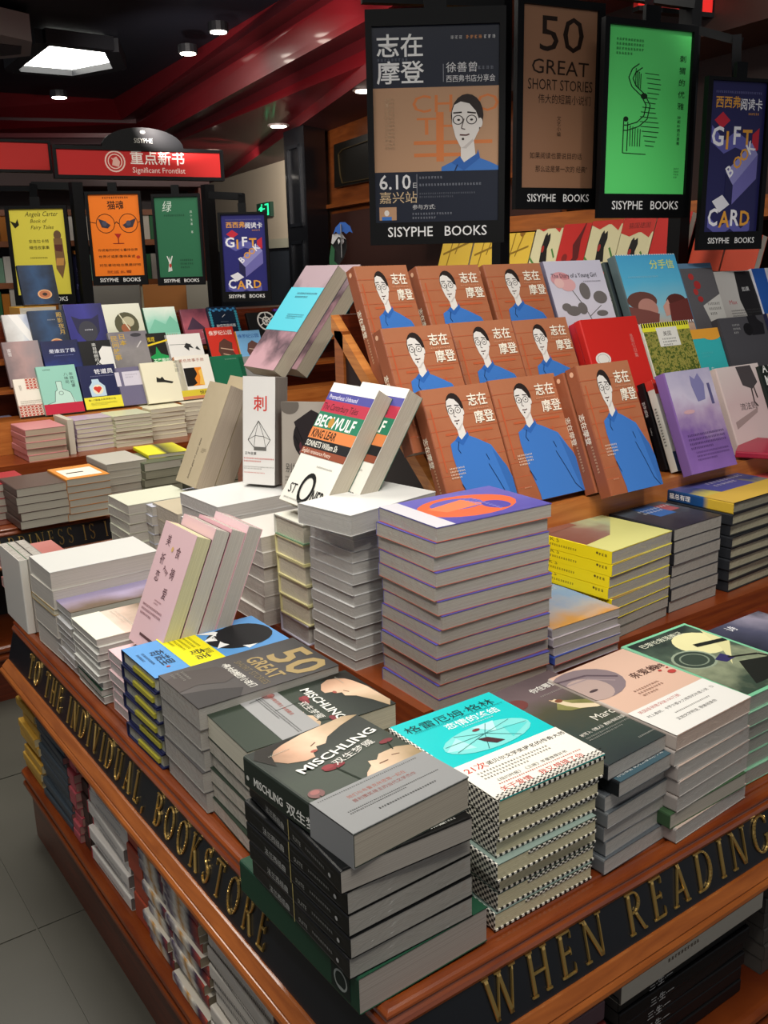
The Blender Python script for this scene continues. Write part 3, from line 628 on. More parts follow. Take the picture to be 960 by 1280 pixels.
pile('pink eye pile', (846, 920), .146, .158, .205, 7, dict(desc='grey wrapped paperback with pale cover edge', cov=covers('#c9b4a6', '#b9b4ae', '#a8a09a'), page=PG_W),
     top=dict(desc='dusty pink paperback with half hidden eye', cov=covers(PINK_BG, '#cfc6bc', '#b9aca2'), art=PINKA, page=pages('#c9b2a2')), side='W', jit=.004, ja=1.6, ang=2, over={5: dict(desc='green edged paperback', cov=covers('#3e5a3c', '#3e5a3c', '#3e5a3c'), page=pages('#b3ab9c', False))})
pile('green framed pile', (936, 872), .132, .150, .215, 6, dict(desc='mint edged wrapped paperback', cov=covers('#8fc2a2', '#8fc2a2', '#7ab292'), page=PG_G),
     top=dict(desc='mint bordered paperback with dark arch', cov=covers(STG_BG, '#8fc2a2', '#7ab292'), art=STAGE, page=PG_G), side='W', ang=0)
pile('night sky pile', (1000, 838), .125, .16, .17, 5, dict(desc='dark wrapped paperback with grey pages', cov=covers('#2b2f38', '#2b2f38', '#2b2f38'), page=PG_G),
     top=dict(desc='night sky paperback at the right edge', cov=covers(photo([(0, '#141a22'), (.5, '#4b4d62'), (.8, '#8a8596'), (1, '#20242c')], 'x', .2, 10, .4), '#20242c', '#20242c'), page=PG_G, art=[('d', .2, 1.1, .8, .05, '#c9c9cf'), ('t', '诗', .3, .9, .12, '#e6e6ea')]), side='W')

# ------------------------------------------------------------------ left row (text runs towards the corner)
CREAM = pages('#c4beb0', False)
MC2 = covers(MISCH_BG, '#2b332c', '#2b332c')
pile('second faces pile', (309, 940), .140, .214, .130, 6, dict(desc='cream paged wrapped paperback with dark green cover', cov=MC2, page=pages('#bdb6a8')),
     top=dict(desc='dark green paperback with grey middle band', cov=MC2, page=pages('#cdc8b4', False), art=misch(0), parts=band(.22, .48, '#9c9c9c', [('d', .08, .5, .9, .02, '#555555', 2), ('t', '普利策奖得主 年度最佳', .1, .3, .05, '#a85a50'), ('d', .1, .22, .95, .016, '#444444', 3)])), ts=[.034, .022, .022, .022, .022, .022], side='N', ang=-2)
FC = covers(photo([(0, '#565150'), (1, '#3c3a3a')], 'y', .2, 6, .3), '#6a6664', '#5a5655')
pile('gold fifty pile', (248, 886), .152, .214, .130, 5, dict(desc='thick grey wrapped paperback', cov=covers('#4a4848', '#8b8883', '#6b6866'), page=pages('#a9a59d')),
     top=dict(desc='dark grey paperback with large gold number fifty', cov=FC, art=FIFTY, page=pages('#a9a59d')), ts=[.032, .03, .03, .03, .03], side='N', ang=0)
BC = covers(JARVIS_BG, '#20264a', '#20264a', '#20264a')
def yb(th, w, h, t):
    b = MB(); b.box((-w/2 + .045, -h / 2 - .0004, .005), (w/2 - .012, -h / 2 + .004, .012)); b.build('yellow_strip', flat('#b5ad3a', .4, 0, .2), th)
pile('blue and yellow pile', (194, 848), .142, .22, .132, 6, dict(desc='navy hardback with yellow strip under film', cov=covers('#23274a', '#23274a', '#23274a'), page=pages('#b4b3a0'), hard=True, parts=yb),
     top=dict(desc='sky blue hardback with yellow band', cov=covers(JARVIS_BG, '#20264a', '#3a78b8', '#20264a'), art=BLUE, page=pages('#cfcdb8', False), hard=True), side='N', ang=0)
pile('pink pile', (165, 838), .104, .20, .105, 6, dict(desc='pale wrapped paperback with pink cover', cov=covers('#e0c3c4', '#e0c3c4', '#e3b9bc'), page=pages('#bcb7b3')),
     top=dict(desc='flat pale pink paperback under a leaning book', cov=covers(PK_BG, '#e0bcc0', '#e0bcc0'), page=pages('#bdb8b4'), art=PKART), side='N')
pile('ivory landscape pile', (120, 800), .115, .20, .125, 9, dict(desc='thin white wrapped paperback', cov=covers('#d9d9d2', '#d9d9d2', '#c9c9c2'), page=PG_W),
     top=dict(desc='ivory paperback with landscape picture', cov=covers(photo([(0, '#e4e4d6'), (.35, '#d8bfae'), (.6, '#7d6a55'), (1, '#8d88a8')], 'y', .2, 14, .25), '#e0e0d6', '#6a8a5a'), page=pages('#b9b4ab', False), art=[('r', 0, 0, 1, .35, '#dfe0d0'), ('d', .1, .5, .9, .03, '#e8dfd0', 2)]), side='N', over={7: dict(desc='dark green edged paperback', cov=covers('#1e4632', '#1e4632', '#1e4632'), page=PG_W)})
pile('violet sky pile', (88, 766), .12, .2, .11, 8, dict(desc='white edged wrapped paperback', cov=covers('#cfcfcf', '#cfcfcf', '#c2c2c2'), page=PG_W),
     top=dict(desc='violet and brown paperback partly under white books', cov=covers(photo([(0, '#8a8cc4'), (.5, '#a79ab8'), (.75, '#6b5848'), (1, '#544a3c')], 'x', .2, 10, .25), '#b8b8b8', '#a8a8a8'), page=PG_W), side='N')
pile('broad pale pile', (62, 716), .172, .205, .140, 5, dict(desc='large white paged paperback with plain cover', cov=covers('#c9c4b8', '#d0ccc0', '#c4bfb2'), page=pages('#c6c0b6', False), b=.13),
     top=dict(desc='large pale grey paperback on top', cov=covers('#cdcdc9', '#c9c9c4', '#c2c2bc'), page=pages('#c2bcb2', False), b=.13), ts=[.034, .036, .012, .045, .045], side='N', ja=2, over={2: dict(desc='thin golden edged paperback', cov=covers('#a8873a', '#a8873a', '#a8873a'), page=PG_C)})
# upright books closing the row, and the pink pile behind them
for i, (cc, lb, tt) in enumerate((('#d9d6ce', 'white upright book with green cover edge at the row end', .016), ('#a8a39c', 'grey upright book second at the row end', .014), ('#8d8782', 'brownish grey upright book third at the row end', .018))):
    m = Matrix(((0, 0, 1, .002 + i * .0165), (1, 0, 0, 1.285), (0, 1, 0, .076), (0, 0, 0, 1)))
    book(lb, m, .15, .152, tt, covers('#2f6a44' if i == 0 else cc, cc, cc), page=pages('#aaa49c'), group='upright books closing the row')
PKP = covers(photo([(0, '#b87a74'), (1, '#a8625c')], 'x', .2, 20, .3), '#d49a94', '#cf8f8a')
pile('salmon pile', (16, 703), .105, .115, .12, 5, dict(desc='salmon covered wrapped paperback', cov=PKP, page=pages('#b7a9a0')), side='N', ja=2.5, jit=.006)

# ------------------------------------------------------------------ second tier, left side
BIGC = covers('#5a55a8', '#c8603c', '#6a66a8')
BIGA = [('r', 0, 0, 1, 1.5, photo([(0, '#6a66b2'), (1, '#4a4698')], 'x', .2, 20, .4)), ('e', .52, .72, .38, .56, '#d9623c'), ('e', .42, .66, .2, .3, '#5f5aa8'), ('p', [(.42, .3), (.62, .4), (.56, .9), (.3, .8)], '#e27a50'), ('e', .66, .98, .16, .14, '#4c479c'), ('d', .3, .9, .8, .05, '#8d88cc', 2), ('r', 0, 0, 1, .22, '#c8c6cc')]
pile('tall central pile', (546, 660), .330, .222, .150, 13, dict(desc='thick wrapped book, violet and red edges', cov=covers('#5250a0', '#b0604c', '#8a88a8'), page=pages('#a9a399'), z0=None) if 0 else dict(desc='thick wrapped book, violet and red edges', cov=covers('#5250a0', '#b0604c', '#8a88a8'), page=pages('#a9a399')),
     top=dict(desc='violet and orange wrapped paperback', cov=BIGC, art=BIGA, page=pages('#a9a399')), z0=.04, ang=-2, side='N', jit=.004, ja=1.5)
pile('slim grey pile', (440, 662), .285, .20, .125, 13, dict(desc='thin light grey wrapped paperback', cov=covers('#c4c4c2', '#c4c4c2', '#b8b8b6'), page=pages('#b1aea8')), z0=.04, ang=2, side='N', jit=.002, ja=.6)
m0 = P(428, 640, 2, .322)
book('white paperback lying on the slim grey pile', Matrix.Translation((m0.x + .09, m0.y + .06, .2855)) @ Matrix.Rotation(math.radians(-80), 4, 'Z'), .125, .2, .034, covers('#dcdcd8', '#d4d4d0', '#c4c4c0'), page=pages('#b1aea8'))
pile('cream hardback pile', (378, 656), .265, .20, .10, 6, dict(desc='cream edged hardback with yellow cover under film', cov=covers('#d6cf9a', '#d6cf9a', '#c9c28a'), page=pages('#cfc8b4'), hard=True), z0=.04, side='N',
     top=dict(desc='pale cream hardback with green edge', cov=covers('#d9d8cc', '#7a9a7a', '#c9c8bc'), page=pages('#cfc8b4'), hard=True), over={5: dict(desc='lilac grey hardback', cov=covers('#b9b6c6', '#b9b6c6', '#b9b6c6'), page=PG_W, hard=True)})
pile('pile behind leaning pink books', (326, 672), .215, .20, .14, 6, dict(desc='pale grey wrapped paperback', cov=covers('#cfcbc4', '#cfcbc4', '#c4c0ba'), page=pages('#b6afa6')), z0=.04, side='N', ja=2)
pile('white pile under red lettered book', (272, 634), .228, .20, .17, 7, dict(desc='thick white wrapped paperback', cov=covers('#d8d8d6', '#d8d8d6', '#ccccca'), page=pages('#c3bfba')), z0=.04, side='N', ang=2, ja=2, top=dict(desc='glossy white paperback', cov=covers('#d4d4d2', '#d4d4d2', '#ccccca'), page=pages('#c3bfba')))
pile('beige pile', (222, 643), .178, .20, .14, 4, dict(desc='thick beige wrapped paperback', cov=covers('#b8ad96', '#b8ad96', '#a89d86'), page=pages('#bdb3a4')), z0=.04, side='N', ja=2)
pile('slim silver pile', (190, 634), .172, .2, .12, 6, dict(desc='slim silver wrapped paperback', cov=covers('#b9bcc8', '#b9bcc8', '#a8acb8'), page=pages('#b9b4aa')), z0=.04, side='N', ja=2)
pile('slim pale green pile', (160, 632), .176, .16, .13, 6, dict(desc='slim pale green wrapped paperback', cov=covers('#c9cbb8', '#c9cbb8', '#b8bda8'), page=pages('#b9b4aa')), z0=.04, side='N', ja=2)

# ------------------------------------------------------------------ second tier, right side
SPY = [('r', 0, 0, 1, .2, '#ead517'), ('t', 'R A J K S', .1, .085, .05, '#4a4420', {'sx': 1.6}), ('d', .12, .04, .6, .025, '#7a6a20'), ('e', .84, .08, .012, .012, '#5a4a20'), ('d', .86, .06, .95, .03, '#6a5a20')]
YC = (photo([(0, '#7a4a3c'), (.45, '#8d6a60'), (.75, '#a8b08a'), (1, '#c9c07a')], 'x', .2, 20, .3), glossy('#b8a020'), glossy('#ead517'), glossy('#ead517'))
pile('yellow spined pile', (765, 690), .207, .183, .19, 8, dict(desc='yellow spined wrapped paperback', cov=YC, page=PG_G, spine=SPY), z0=.04, side='W', ja=1, jit=.002, ang=5,
     top=dict(desc='yellow spined paperback, brown landscape', cov=YC, page=PG_G, spine=SPY, art=[('p', [(.0, 0), (1, 0), (1, .75), (.45, .35), (0, .3)], '#c9c67c'), ('r', 0, .8, .5, 1.0, '#8a5a4c')]), ts=[.024, .022, .022, .022, .022, .02, .02, .02],
     over={6: dict(desc='grey edged wrapped paperback', cov=covers('#55534c'), page=PG_G), 7: dict(desc='grey edged wrapped paperback', cov=covers('#55534c'), page=PG_G)})
pile('dark pile by yellow spines', (843, 662), .206, .152, .2, 7, dict(desc='dark edged wrapped paperback', cov=covers('#3c3c40', '#3c3c40', '#2c2c30'), page=PG_G), z0=.04, ang=2, side='W', ja=.8, jit=.002,
     top=dict(desc='black paperback with blue and pink picture', cov=covers(photo([(0, '#2c2a30'), (.4, '#3f3e48'), (.6, '#55606c'), (1, '#201e22')], 'y', .2, 14, .4), '#2c2c30', '#2c2c30'), page=PG_G, art=[('r', .36, .5, .7, 1.0, '#3f6cae'), ('r', .7, .6, .9, .9, '#a85a60'), ('d', .1, 1.1, .9, .04, '#c8c8cc', 2), ('d', .3, .8, .9, .06, '#e2e2e4', 2)]))
YBC = (photo([(0, '#d9b53c'), (.3, '#d0c060'), (.5, '#3c4a80'), (.75, '#5a5a90'), (1, '#c9a850')], 'y', .24, 9, .35), glossy('#2a2f4a'), photo([(0, '#d9b53c'), (.28, '#d9b53c'), (.34, '#1f4f8a'), (.8, '#1a2c44'), (1, '#c8cc60')], 'y', .24, 9, .06), glossy('#202228'))
pile('picture book pile', (917, 629), .226, .24, .21, 8, dict(desc='black edged wrapped picture book', cov=covers('#1e2024', '#1e2024', '#2a2c30'), page=pages('#a8a288'), hard=True), z0=.04, ang=2, side='W', ja=1.5, jit=.003,
     top=dict(desc='yellow and blue picture book', cov=YBC, page=pages('#8a8674'), hard=True, art=[('p', [(.3, .1), (.8, .2), (.7, .7), (.2, .6)], '#54549a'), ('r', 0, 0, 1, .28, '#d6b04a'), ('d', .4, .5, .9, .05, '#c9c2d8', 2), ('p', [(.05, .9), (.3, 1.2), (.5, .8)], '#cfd27a')], spine=[('t', '猫总有理', .3, .035, .06, '#e8e8e8', {'b': .02})]))
pile('coral pile', (985, 604), .21, .16, .15, 5, dict(desc='coral pink wrapped paperback', cov=covers('#d85a58', '#d85a58', '#c84a48'), page=PG_W), z0=.04, side='W')
pile('low golden cloud pile', (690, 787), .118, .160, .19, 5, z0=.04, spec=dict(desc='pale grey edged wrapped paperback', cov=covers('#b8aeb0', '#b0a8b8', '#a8a0a8'), page=pages('#aaa49e')), ang=-1, side='W', ja=2, jit=.004,
     top=dict(desc='sky blue paperback with golden clouds', cov=covers(photo([(0, '#c9904a'), (.35, '#a8a8b0'), (.55, '#7a9ac4'), (.8, '#8aa6c8'), (1, '#c99a5a')], 'y', .2, 16, .35), '#a8a0a8', '#a8a0a8'), page=pages('#aaa49e'), art=[('d', .1, 1.0, .9, .05, '#c8d4e0', 2)]),
     over={3: dict(desc='blue and red edged wrapped paperback', cov=covers('#3c50a0', '#b05048', '#3c50a0'), page=pages('#aaa49e'))})
# ------------------------------------------------------------------ books leaning against the rack side
def proj(p):
    d = Vector(p) - CAM; z = d.dot(FW); return Vector((480 + FPX * d.dot(RT) / z, 640 + FPX * d.dot(DN) / z))
def leanfit(BL, z, TL, TR, yaw, t, wmax=.2):
    best = None
    tilt = 20.0; h = .21
    for it in range(60):
        m, dx, up, nz = lean_mat(None, yaw, tilt, 0, 0)
        f0 = P(BL[0], BL[1], 2, z + t * math.sin(math.radians(tilt))); e = proj(f0 + up * h) - Vector(TL)
        def at(a, hh):
            m, _, u, _ = lean_mat(None, yaw, a, 0, 0); f = P(BL[0], BL[1], 2, z + t * math.sin(math.radians(a))); return proj(f + u * hh) - Vector(TL)
        ja = (at(tilt + .1, h) - e) / .1; jh = (at(tilt, h + .001) - e) / .001
        det = ja.x * jh.y - ja.y * jh.x
        if abs(det) < 1e-9: break
        da = -(e.x * jh.y - e.y * jh.x) / det; dh = -(ja.x * e.y - ja.y * e.x) / det
        tilt += max(-8, min(8, da)); h += max(-.04, min(.04, dh))
    m, dx, up, nz = lean_mat(None, yaw, tilt, 0, 0); f0 = P(BL[0], BL[1], 2, z + t * math.sin(math.radians(tilt)))
    wd = min((abs((proj(f0 + up * h + dx * q / 500) - Vector(TR)).length), q / 500) for q in range(15, int(wmax * 500)))[1]
    return f0 - nz * t, tilt, h, wd, dx, up, nz
def leanset(BL, z, TL, TR, yaw, t, specs, hs=1, ws=1, gap=.001):
    bp, tilt, h, wd, dx, up, nz = leanfit(BL, z, TL, TR, yaw, t)
    print('LEAN', specs[0][0][:30], 'tilt %.1f h %.3f w %.3f' % (tilt, h, wd), tuple(round(c, 3) for c in bp))
    bk = Vector((dx.y * -1, dx.x, 0))
    for i, (lab, cov, kw) in enumerate(specs):
        o = kw.pop('shift', 0)
        b = bp + bk * (i * (t + gap) / math.cos(math.radians(tilt))) + dx * o
        leaner(lab, b, yaw, tilt, wd, h + kw.pop('dh', 0), t, cov, **kw)
    return bp, tilt, h, wd, dx, up, nz
ONEC = covers('#e9e7dd', '#2f5a4a', '#d8d5c9')
ONE = [('r', 0, 1.30, 1, 1.5, '#f0eee8'), ('r', 0, 1.21, 1, 1.31, '#4f4d97'), ('t', 'Prometheus Unbound', .05, 1.23, .075, '#e8e4f0', {'sx': .95}), ('r', 0, 1.07, 1, 1.21, '#b5344a'), ('t', 'The Canterbury Tales', .02, 1.1, .11, '#2d1418', {'sx': .8}),
       ('r', 0, .88, 1, 1.07, '#2a7a5c'), ('t', 'BEOWULF', .01, .9, .19, '#efeee6', {'b': .04, 'sx': 1.0}), ('e', .36, .96, .06, .06, '#b98a3c'), ('r', 0, .75, 1, .88, '#d8824a'), ('t', 'KING LEAR', .05, .77, .13, '#28180f', {'b': .03, 'sx': .85}),
       ('r', 0, .64, 1, .75, '#1f1f22'), ('t', 'SONNETS William Sh', .02, .66, .095, '#e8e4d8', {'b': .01, 'sx': .85}), ('r', 0, .56, 1, .64, '#8d4a34'), ('t', 'English renaissance Poetry', .02, .58, .065, '#ead8c8', {'sx': .95}),
       ('d', .5, .45, .85, .02, '#8a8880'), ('t', 'ST', .12, .11, .16, '#222222', {}), ('o', .5, .2, .16, .18, .3, '#1c1c1c'), ('t', 'NER', .66, .07, .2, '#222222', {'b': .02, 'sx': .7}), ('d', .1, .04, .6, .018, '#7a7870')]
_, _, _, _, dxs, ups, _ = leanset((348, 623), .2725, (418, 478), (475, 484), -90, .034, [
    ('cream paperback with coloured title bands, front of the two leaning', ONEC, dict(art=ONE, page=pages('#b3aa98', False), group='cream leaning paperbacks with title bands')),
    ('cream paperback with coloured title bands, half hidden behind its twin', ONEC, dict(art=ONE, page=pages('#b3aa98'), shift=.03, group='cream leaning paperbacks with title bands'))])
PKC = covers(PK_BG, '#4a1c28', '#e0bcc0')
leanset((160, 797), .1055, (207, 650), (246, 672), -90, .026, [
    ('pink book with thin dark lettering, front of the four leaning', covers(PK_BG, '#3c1622', '#e0bcc0'), dict(art=PKART, page=pages('#cfc9a0', False), group='leaning pink books')),
    ('pink leaning book directly behind the front pink one', PKC, dict(page=pages('#c6c0b4'), dh=.006, group='leaning pink books')),
    ('pink leaning book third in the leaning row', covers('#d9a8b0', '#d9a8b0', '#e0bcc0'), dict(page=pages('#bdb7ac'), group='leaning pink books')),
    ('pink leaning book last and farthest back in the row', covers('#e4c4c8', '#d9a8b0', '#e0bcc0'), dict(page=pages('#b8b2a8'), group='leaning pink books'))])
BEI = covers(photo([(0, '#a89a80'), (1, '#b4a68c')], 'x', .2, 40, .4), '#8d8370', '#a09580')
leanset((219, 600), .1785, (262, 476), (288, 487), -90, .045, [
    ('beige book with handwritten line, front of the leaning beige pair', BEI, dict(page=pages('#b3a695', False), group='leaning beige books', art=[('t', 'Smoke gets in your eyes', .55, .12, .1, '#2a2824', {'rot': 90, 'sh': .3, 'sx': .9}), ('d', .7, .8, .9, .02, '#6a6252', 3)])),
    ('beige book at the back of the leaning beige pair', BEI, dict(page=pages('#a89c8c', False), dh=.01, group='leaning beige books'))])
leanset((303, 604), .2285, (303, 470), (344, 480), -58, .055, [
    ('white book with red title and glass lantern drawing, standing', covers('#e6e4e0', '#77726c', '#dddad6', '#8a857f'), dict(page=pages('#8f8a83', False), art=[
        ('t', '刺', .34, 2.02, .44, '#cf4038', {'b': .02}), ('l', [(.5, 1.72), (.18, 1.2), (.36, 1.0), (.72, 1.0), (.86, 1.22), (.5, 1.72)], .016, '#3a3836'), ('l', [(.5, 1.72), (.4, 1.32), (.36, 1.0)], .012, '#3a3836'), ('l', [(.5, 1.72), (.66, 1.3), (.72, 1.0)], .012, '#3a3836'),
        ('l', [(.18, 1.2), (.4, 1.32), (.66, 1.3), (.86, 1.22)], .012, '#3a3836'), ('r', .36, .92, .74, 1.02, '#6a6864'), ('t', '正午故事', .08, .8, .09, '#2a2826'), ('d', .05, .68, .95, .045, '#cf5048', 2), ('d', .05, .46, .95, .03, '#8a8682', 2), ('d', .05, .3, .7, .03, '#cf5048')]))])
leanset((352, 612), .2285, (351, 502), (406, 503), -50, .03, [
    ('pale book with a dark eye close-up behind the title band books', covers('#a8a096', '#8a847c', '#7a746c'), dict(page=pages(), art=[
        ('e', .2, 1.36, .22, .14, '#6a635c'), ('e', .62, .85, .34, .34, '#241f20'), ('e', .62, .72, .2, .12, '#5a3038'), ('p', [(.3, 1.1), (.7, 1.3), (1, 1.2), (1, .6), (.5, .7)], '#2a2426'), ('e', .6, .62, .18, .06, '#7a5a5c'), ('e', .6, .63, .07, .05, '#141214'), ('l', [(.3, .9), (.42, .74)], .02, '#141214'), ('l', [(.36, 1.02), (.5, .8)], .02, '#141214'),
        ('t', '别样', .1, .3, .16, '#4a4844'), ('d', .1, .2, .8, .03, '#5a5854', 3)]))])
TC = photo([(0, '#b48e96'), (.3, '#54424a'), (.5, '#a07a84'), (.7, '#5c4a52'), (1, '#9c868e')], 'y', .24, 12, .6)
leanset((304, 457), .452, (382, 332), (423, 331), -90, .034, [
    ('mauve photo paperback with turquoise band, leaning high on the rack end', covers(TC, '#4a4a4a', '#4c4a4a', '#5a5654'), dict(page=pages('#aea592', False), parts=band(.36, .78, '#4fb6c8', [('d', .3, .7, .9, .04, '#1f4a5a', 2), ('d', .4, .3, .9, .02, '#1f4a5a', 3)]), group='leaning paperbacks at the rack end')),
    ('mauve paperback behind the turquoise banded one', covers(TC, '#2f6a72', '#4c4a4a'), dict(page=pages('#a89f8c', False), shift=.02, group='leaning paperbacks at the rack end'))])

# ------------------------------------------------------------------ books on the near rack
gA = 'brown books with a man in blue'
def zb(row, L, R_, py, lab, m=1, art=ZZ, **kw): return rb(R1, row, L, R_, py, lab, ZC, .030, m, art=art, spine=SP_ZZ, group=gA, **kw)
LOWP = pages('#b7a894')
zb(0, 522, 606, 488, 'brown book with man in blue, first in the lowest rack row')
zb(0, 608, 690, 476, 'brown book with man in blue, second in the lowest rack row', 1)
zb(0, 690, 752, 470, 'brown book showing its spine behind the third front cover', 1, art=None, y_off=.004)
zb(0, 702, 764, 466, 'brown book showing its spine just behind the third front cover', 2, art=None, y_off=.004)
zb(0, 721, 786, 458, 'brown book with man in blue, frontmost at the lowest row end', 3)
zb(1, 473, 558, 411, 'brown book with man in blue, first in the middle rack row', 2)
zb(1, 559, 635, 404, 'brown book with man in blue, second in the middle rack row')
zb(1, 636, 703, 401, 'brown book with man in blue, third in the middle rack row')
zb(2, 440, 506, 333, 'brown book with man in blue, first in the top rack row')
zb(2, 517, 595, 333, 'brown book with man in blue, second in the top rack row', 1)
zb(2, 601, 672, 331, 'brown book with man in blue, third in the top rack row')
def squeeze(art, k):
    g = lambda v: 1.42 - (1.42 - v) * k; out = []
    for e in art:
        e = list(e)
        if e[0] == 'r': e[2], e[4] = g(e[2]), g(e[4])
        elif e[0] in 'eo': e[2] = g(e[2]); e[4] *= k
        elif e[0] in 'pl': e[1] = [(x, g(y)) for x, y in e[1]]
        elif e[0] == 't': e[3] = g(e[3])
        elif e[0] == 'd': e[2] = g(e[2])
        out.append(tuple(e))
    return out
def r1(row, L, R_, py, lab, cov, m=1, t=.022, **kw):
    if row and kw.get('art'): kw['art'] = squeeze(kw['art'], .72)
    return rb(R1, row, L, R_, py, lab, cov, t, m, **kw)
r1(0, 793, 850, 478, 'black spined slim book in the lowest rack row', covers('#141214', '#141214', '#141214'), 1, .018, spine=[('t', '百年孤独', .2, .015, .045, '#d8d8d4'), ('t', 'Twenty', .5, .02, .03, '#a8a8a4')])
r1(0, 806, 862, 474, 'white spined book with red corner in the lowest rack row', covers('#dcdcd0', '#dcdcd0', '#dcdcd0'), 2, .020, spine=[('r', 0, 0, .1, .2, '#c8392f'), ('d', .3, .03, .7, .03, '#4a4a40')], art=[('r', 0, 1.2, .3, 1.5, '#c8392f'), ('r', 0, 0, 1, .3, '#3c4a6a')])
VIO = photo([(0, '#8a66b0'), (.35, '#7a5a9c'), (.55, '#b09ab8'), (.75, '#c4bcd0'), (1, '#a9a4c0')], 'y', .24, 16, .3)
r1(0, 824, 880, 466, 'violet paperback with blurred city view in the lowest rack row', covers(VIO, '#7d5fa4', '#80609f'), 3, .026, art=[('p', [(.5, 1.2), (.52, 1.34), (.6, 1.28), (.7, 1.36), (.78, 1.2), (.72, .98), (.55, .96)], '#7d7aa8'), ('r', .84, .9, .9, 1.2, '#5a5680'), ('d', .12, .5, .9, .035, '#4d3568', 4), ('d', .2, .26, .9, .03, '#5a3f78', 3), ('e', .3, .84, .12, .03, '#c9a0a8')])
r1(0, 886, 938, 460, 'pale pink paperback with a dark skirted walker', covers(photo([(0, '#d9c4c0'), (.5, '#cdb4b4'), (1, '#d8ccc8')], 'y', .24, 6, .3), '#d0bcb8', '#d0bcb8'), 1, .02, art=[('p', [(.45, 1.4), (.8, 1.4), (.86, 1.1), (.7, 1.0), (.5, 1.08)], '#4a4446'), ('l', [(.68, 1.02), (.66, .78), (.72, .7)], .03, '#4a4040'), ('l', [(.74, 1.04), (.76, .84)], .03, '#4a4040'), ('p', [(.1, .5), (.7, .68), (.66, .6), (.1, .38)], '#a08a88'), ('t', '流法则', .3, .68, .13, '#5a4e50', {})])
r1(0, 938, 1000, 457, 'dark green book with bold white capitals', covers('#232a26', '#232a26', '#232a26'), 1, .024, art=[('t', s_, .05, 1.12 - i * .145, .15, '#e9e9e4', {'b': .04, 'sx': .85}) for i, s_ in enumerate(('THE FIRST', 'BAD MAN', 'A NOVEL', 'MIRANDA', 'JULY'))] + [('r', .1, .1, .5, .3, '#e6d83a')])
RED = flat('#cf2a24', .35, 0, .4)
r1(1, 706, 760, 408, 'plain red book mostly hidden behind the front red one', (RED,) * 4, 1, .018, hard=True)
r1(1, 712, 766, 404, 'plain red book between two red books', (RED,) * 4, 2, .018, hard=True)
r1(1, 720, 790, 400, 'red hardback with white round sticker on the middle rack row', (RED,) * 4, 3, .018, hard=True, art=[('e', .22, .62, .13, .13, '#e4e0d8'), ('o', .22, .62, .1, .1, .08, '#a8a49c'), ('t', '圣', .78, .98, .07, '#d88880'), ('t', '诞忆旧集', .78, .9, .07, '#d88880', {'va': 1})])
r1(1, 792, 850, 405, 'green leaf patterned book with white label', covers(photo([(0, '#2f3a1c'), (.45, '#5a6a2c'), (.55, '#a8a050'), (1, '#3a4a20')], 'y', .6, 160, .9), '#d8d060', '#e0dccc'), 1, .022, art=[('r', 0, 1.22, 1, 1.5, '#e6e23c'), ('r', .28, .84, .72, 1.3, '#e4e2da'), ('t', '美国', .4, 1.1, .09, '#3a3a38'), ('d', .36, 1.0, .64, .03, '#5a5a56', 3)] + [('r', i * .05, 1.32, i * .05 + .025, 1.45, '#1c1c1c') for i in range(20)])
r1(1, 849, 890, 412, 'turquoise and orange paperback on the middle rack row', covers('#3ab4b8', '#e8a03c', '#e8a03c'), 1, .018, art=[('r', 0, 1.15, 1, 1.5, '#e6a23a'), ('e', .6, 1.18, .24, .1, '#e6a23a'), ('d', .15, .7, .5, .04, '#5ac4c6', 2), ('t', '安', .3, .2, .1, '#c8e8e4')])
r1(1, 888, 944, 398, 'slate grey book with a black silhouette and white title', covers('#4c4b50', '#3c3b40', '#3c3b40'), 1, .022, art=[('t', '心', .2, 1.2, .08, '#d8d8d8'), ('t', '是孤独的', .22, 1.06, .085, '#d8d8d8'), ('t', '猎手', .26, .9, .085, '#d8d8d8'), ('p', [(.64, .5), (.62, 1.0), (.7, 1.1), (.8, 1.0), (.84, .8), (.95, .7), (.92, .5)], '#1f1e22'), ('e', .58, .62, .1, .12, '#19181b'), ('d', .26, .7, .4, .03, '#a8a8a8', 3)])
r1(1, 946, 1000, 392, 'wood framed picture paperback at the middle row end', covers(photo([(0, '#7a5a40'), (1, '#b8a890')], 'y', .2, 12, .3), '#5a4a3c', '#2a2a44'), 1, .022, art=[('r', .0, 0, .06, 1.5, '#2a2a4a'), ('r', .4, 0, .5, 1.5, '#2a2a4a'), ('r', 0, .3, 1, .36, '#2a2a4a'), ('t', '命运', .3, .9, .14, '#e8e4d8', {'b': .02})])
DIA = photo([(0, '#c6c2d0'), (.5, '#d4d0dc'), (1, '#c9c6d6')], 'y', .2, 8, .3)
def leafs(p): return [('e', x, y, rx, ry, '#6f6a68') for x, y, rx, ry in p]
r1(2, 676, 748, 327, 'lavender paperback with a pink rose and grey leaves', covers(DIA, '#6a6478', '#6a6478'), 1, .026, art=[('l', [(.36, .85), (.5, .5), (.6, .1)], .012, '#5a5854'), ('l', [(.56, .3), (.8, .5)], .01, '#5a5854')] + leafs([(.58, .8, .09, .17), (.82, .66, .12, .13), (.3, .42, .12, .1), (.46, .46, .08, .12), (.78, .34, .1, .06), (.2, .5, .08, .08)]) +
   [('e', .22, 1.06, .16, .14, '#d49aa0'), ('e', .32, .94, .13, .13, '#dba7a8'), ('e', .18, .98, .08, .1, '#e2b8b4'), ('e', .3, 1.1, .08, .06, '#c9868c'), ('t', 'The Diary of a Young Girl', .08, 1.08, .092, '#3a3a40', {'sx': .8}), ('d', .6, .98, .9, .02, '#8a8890')])
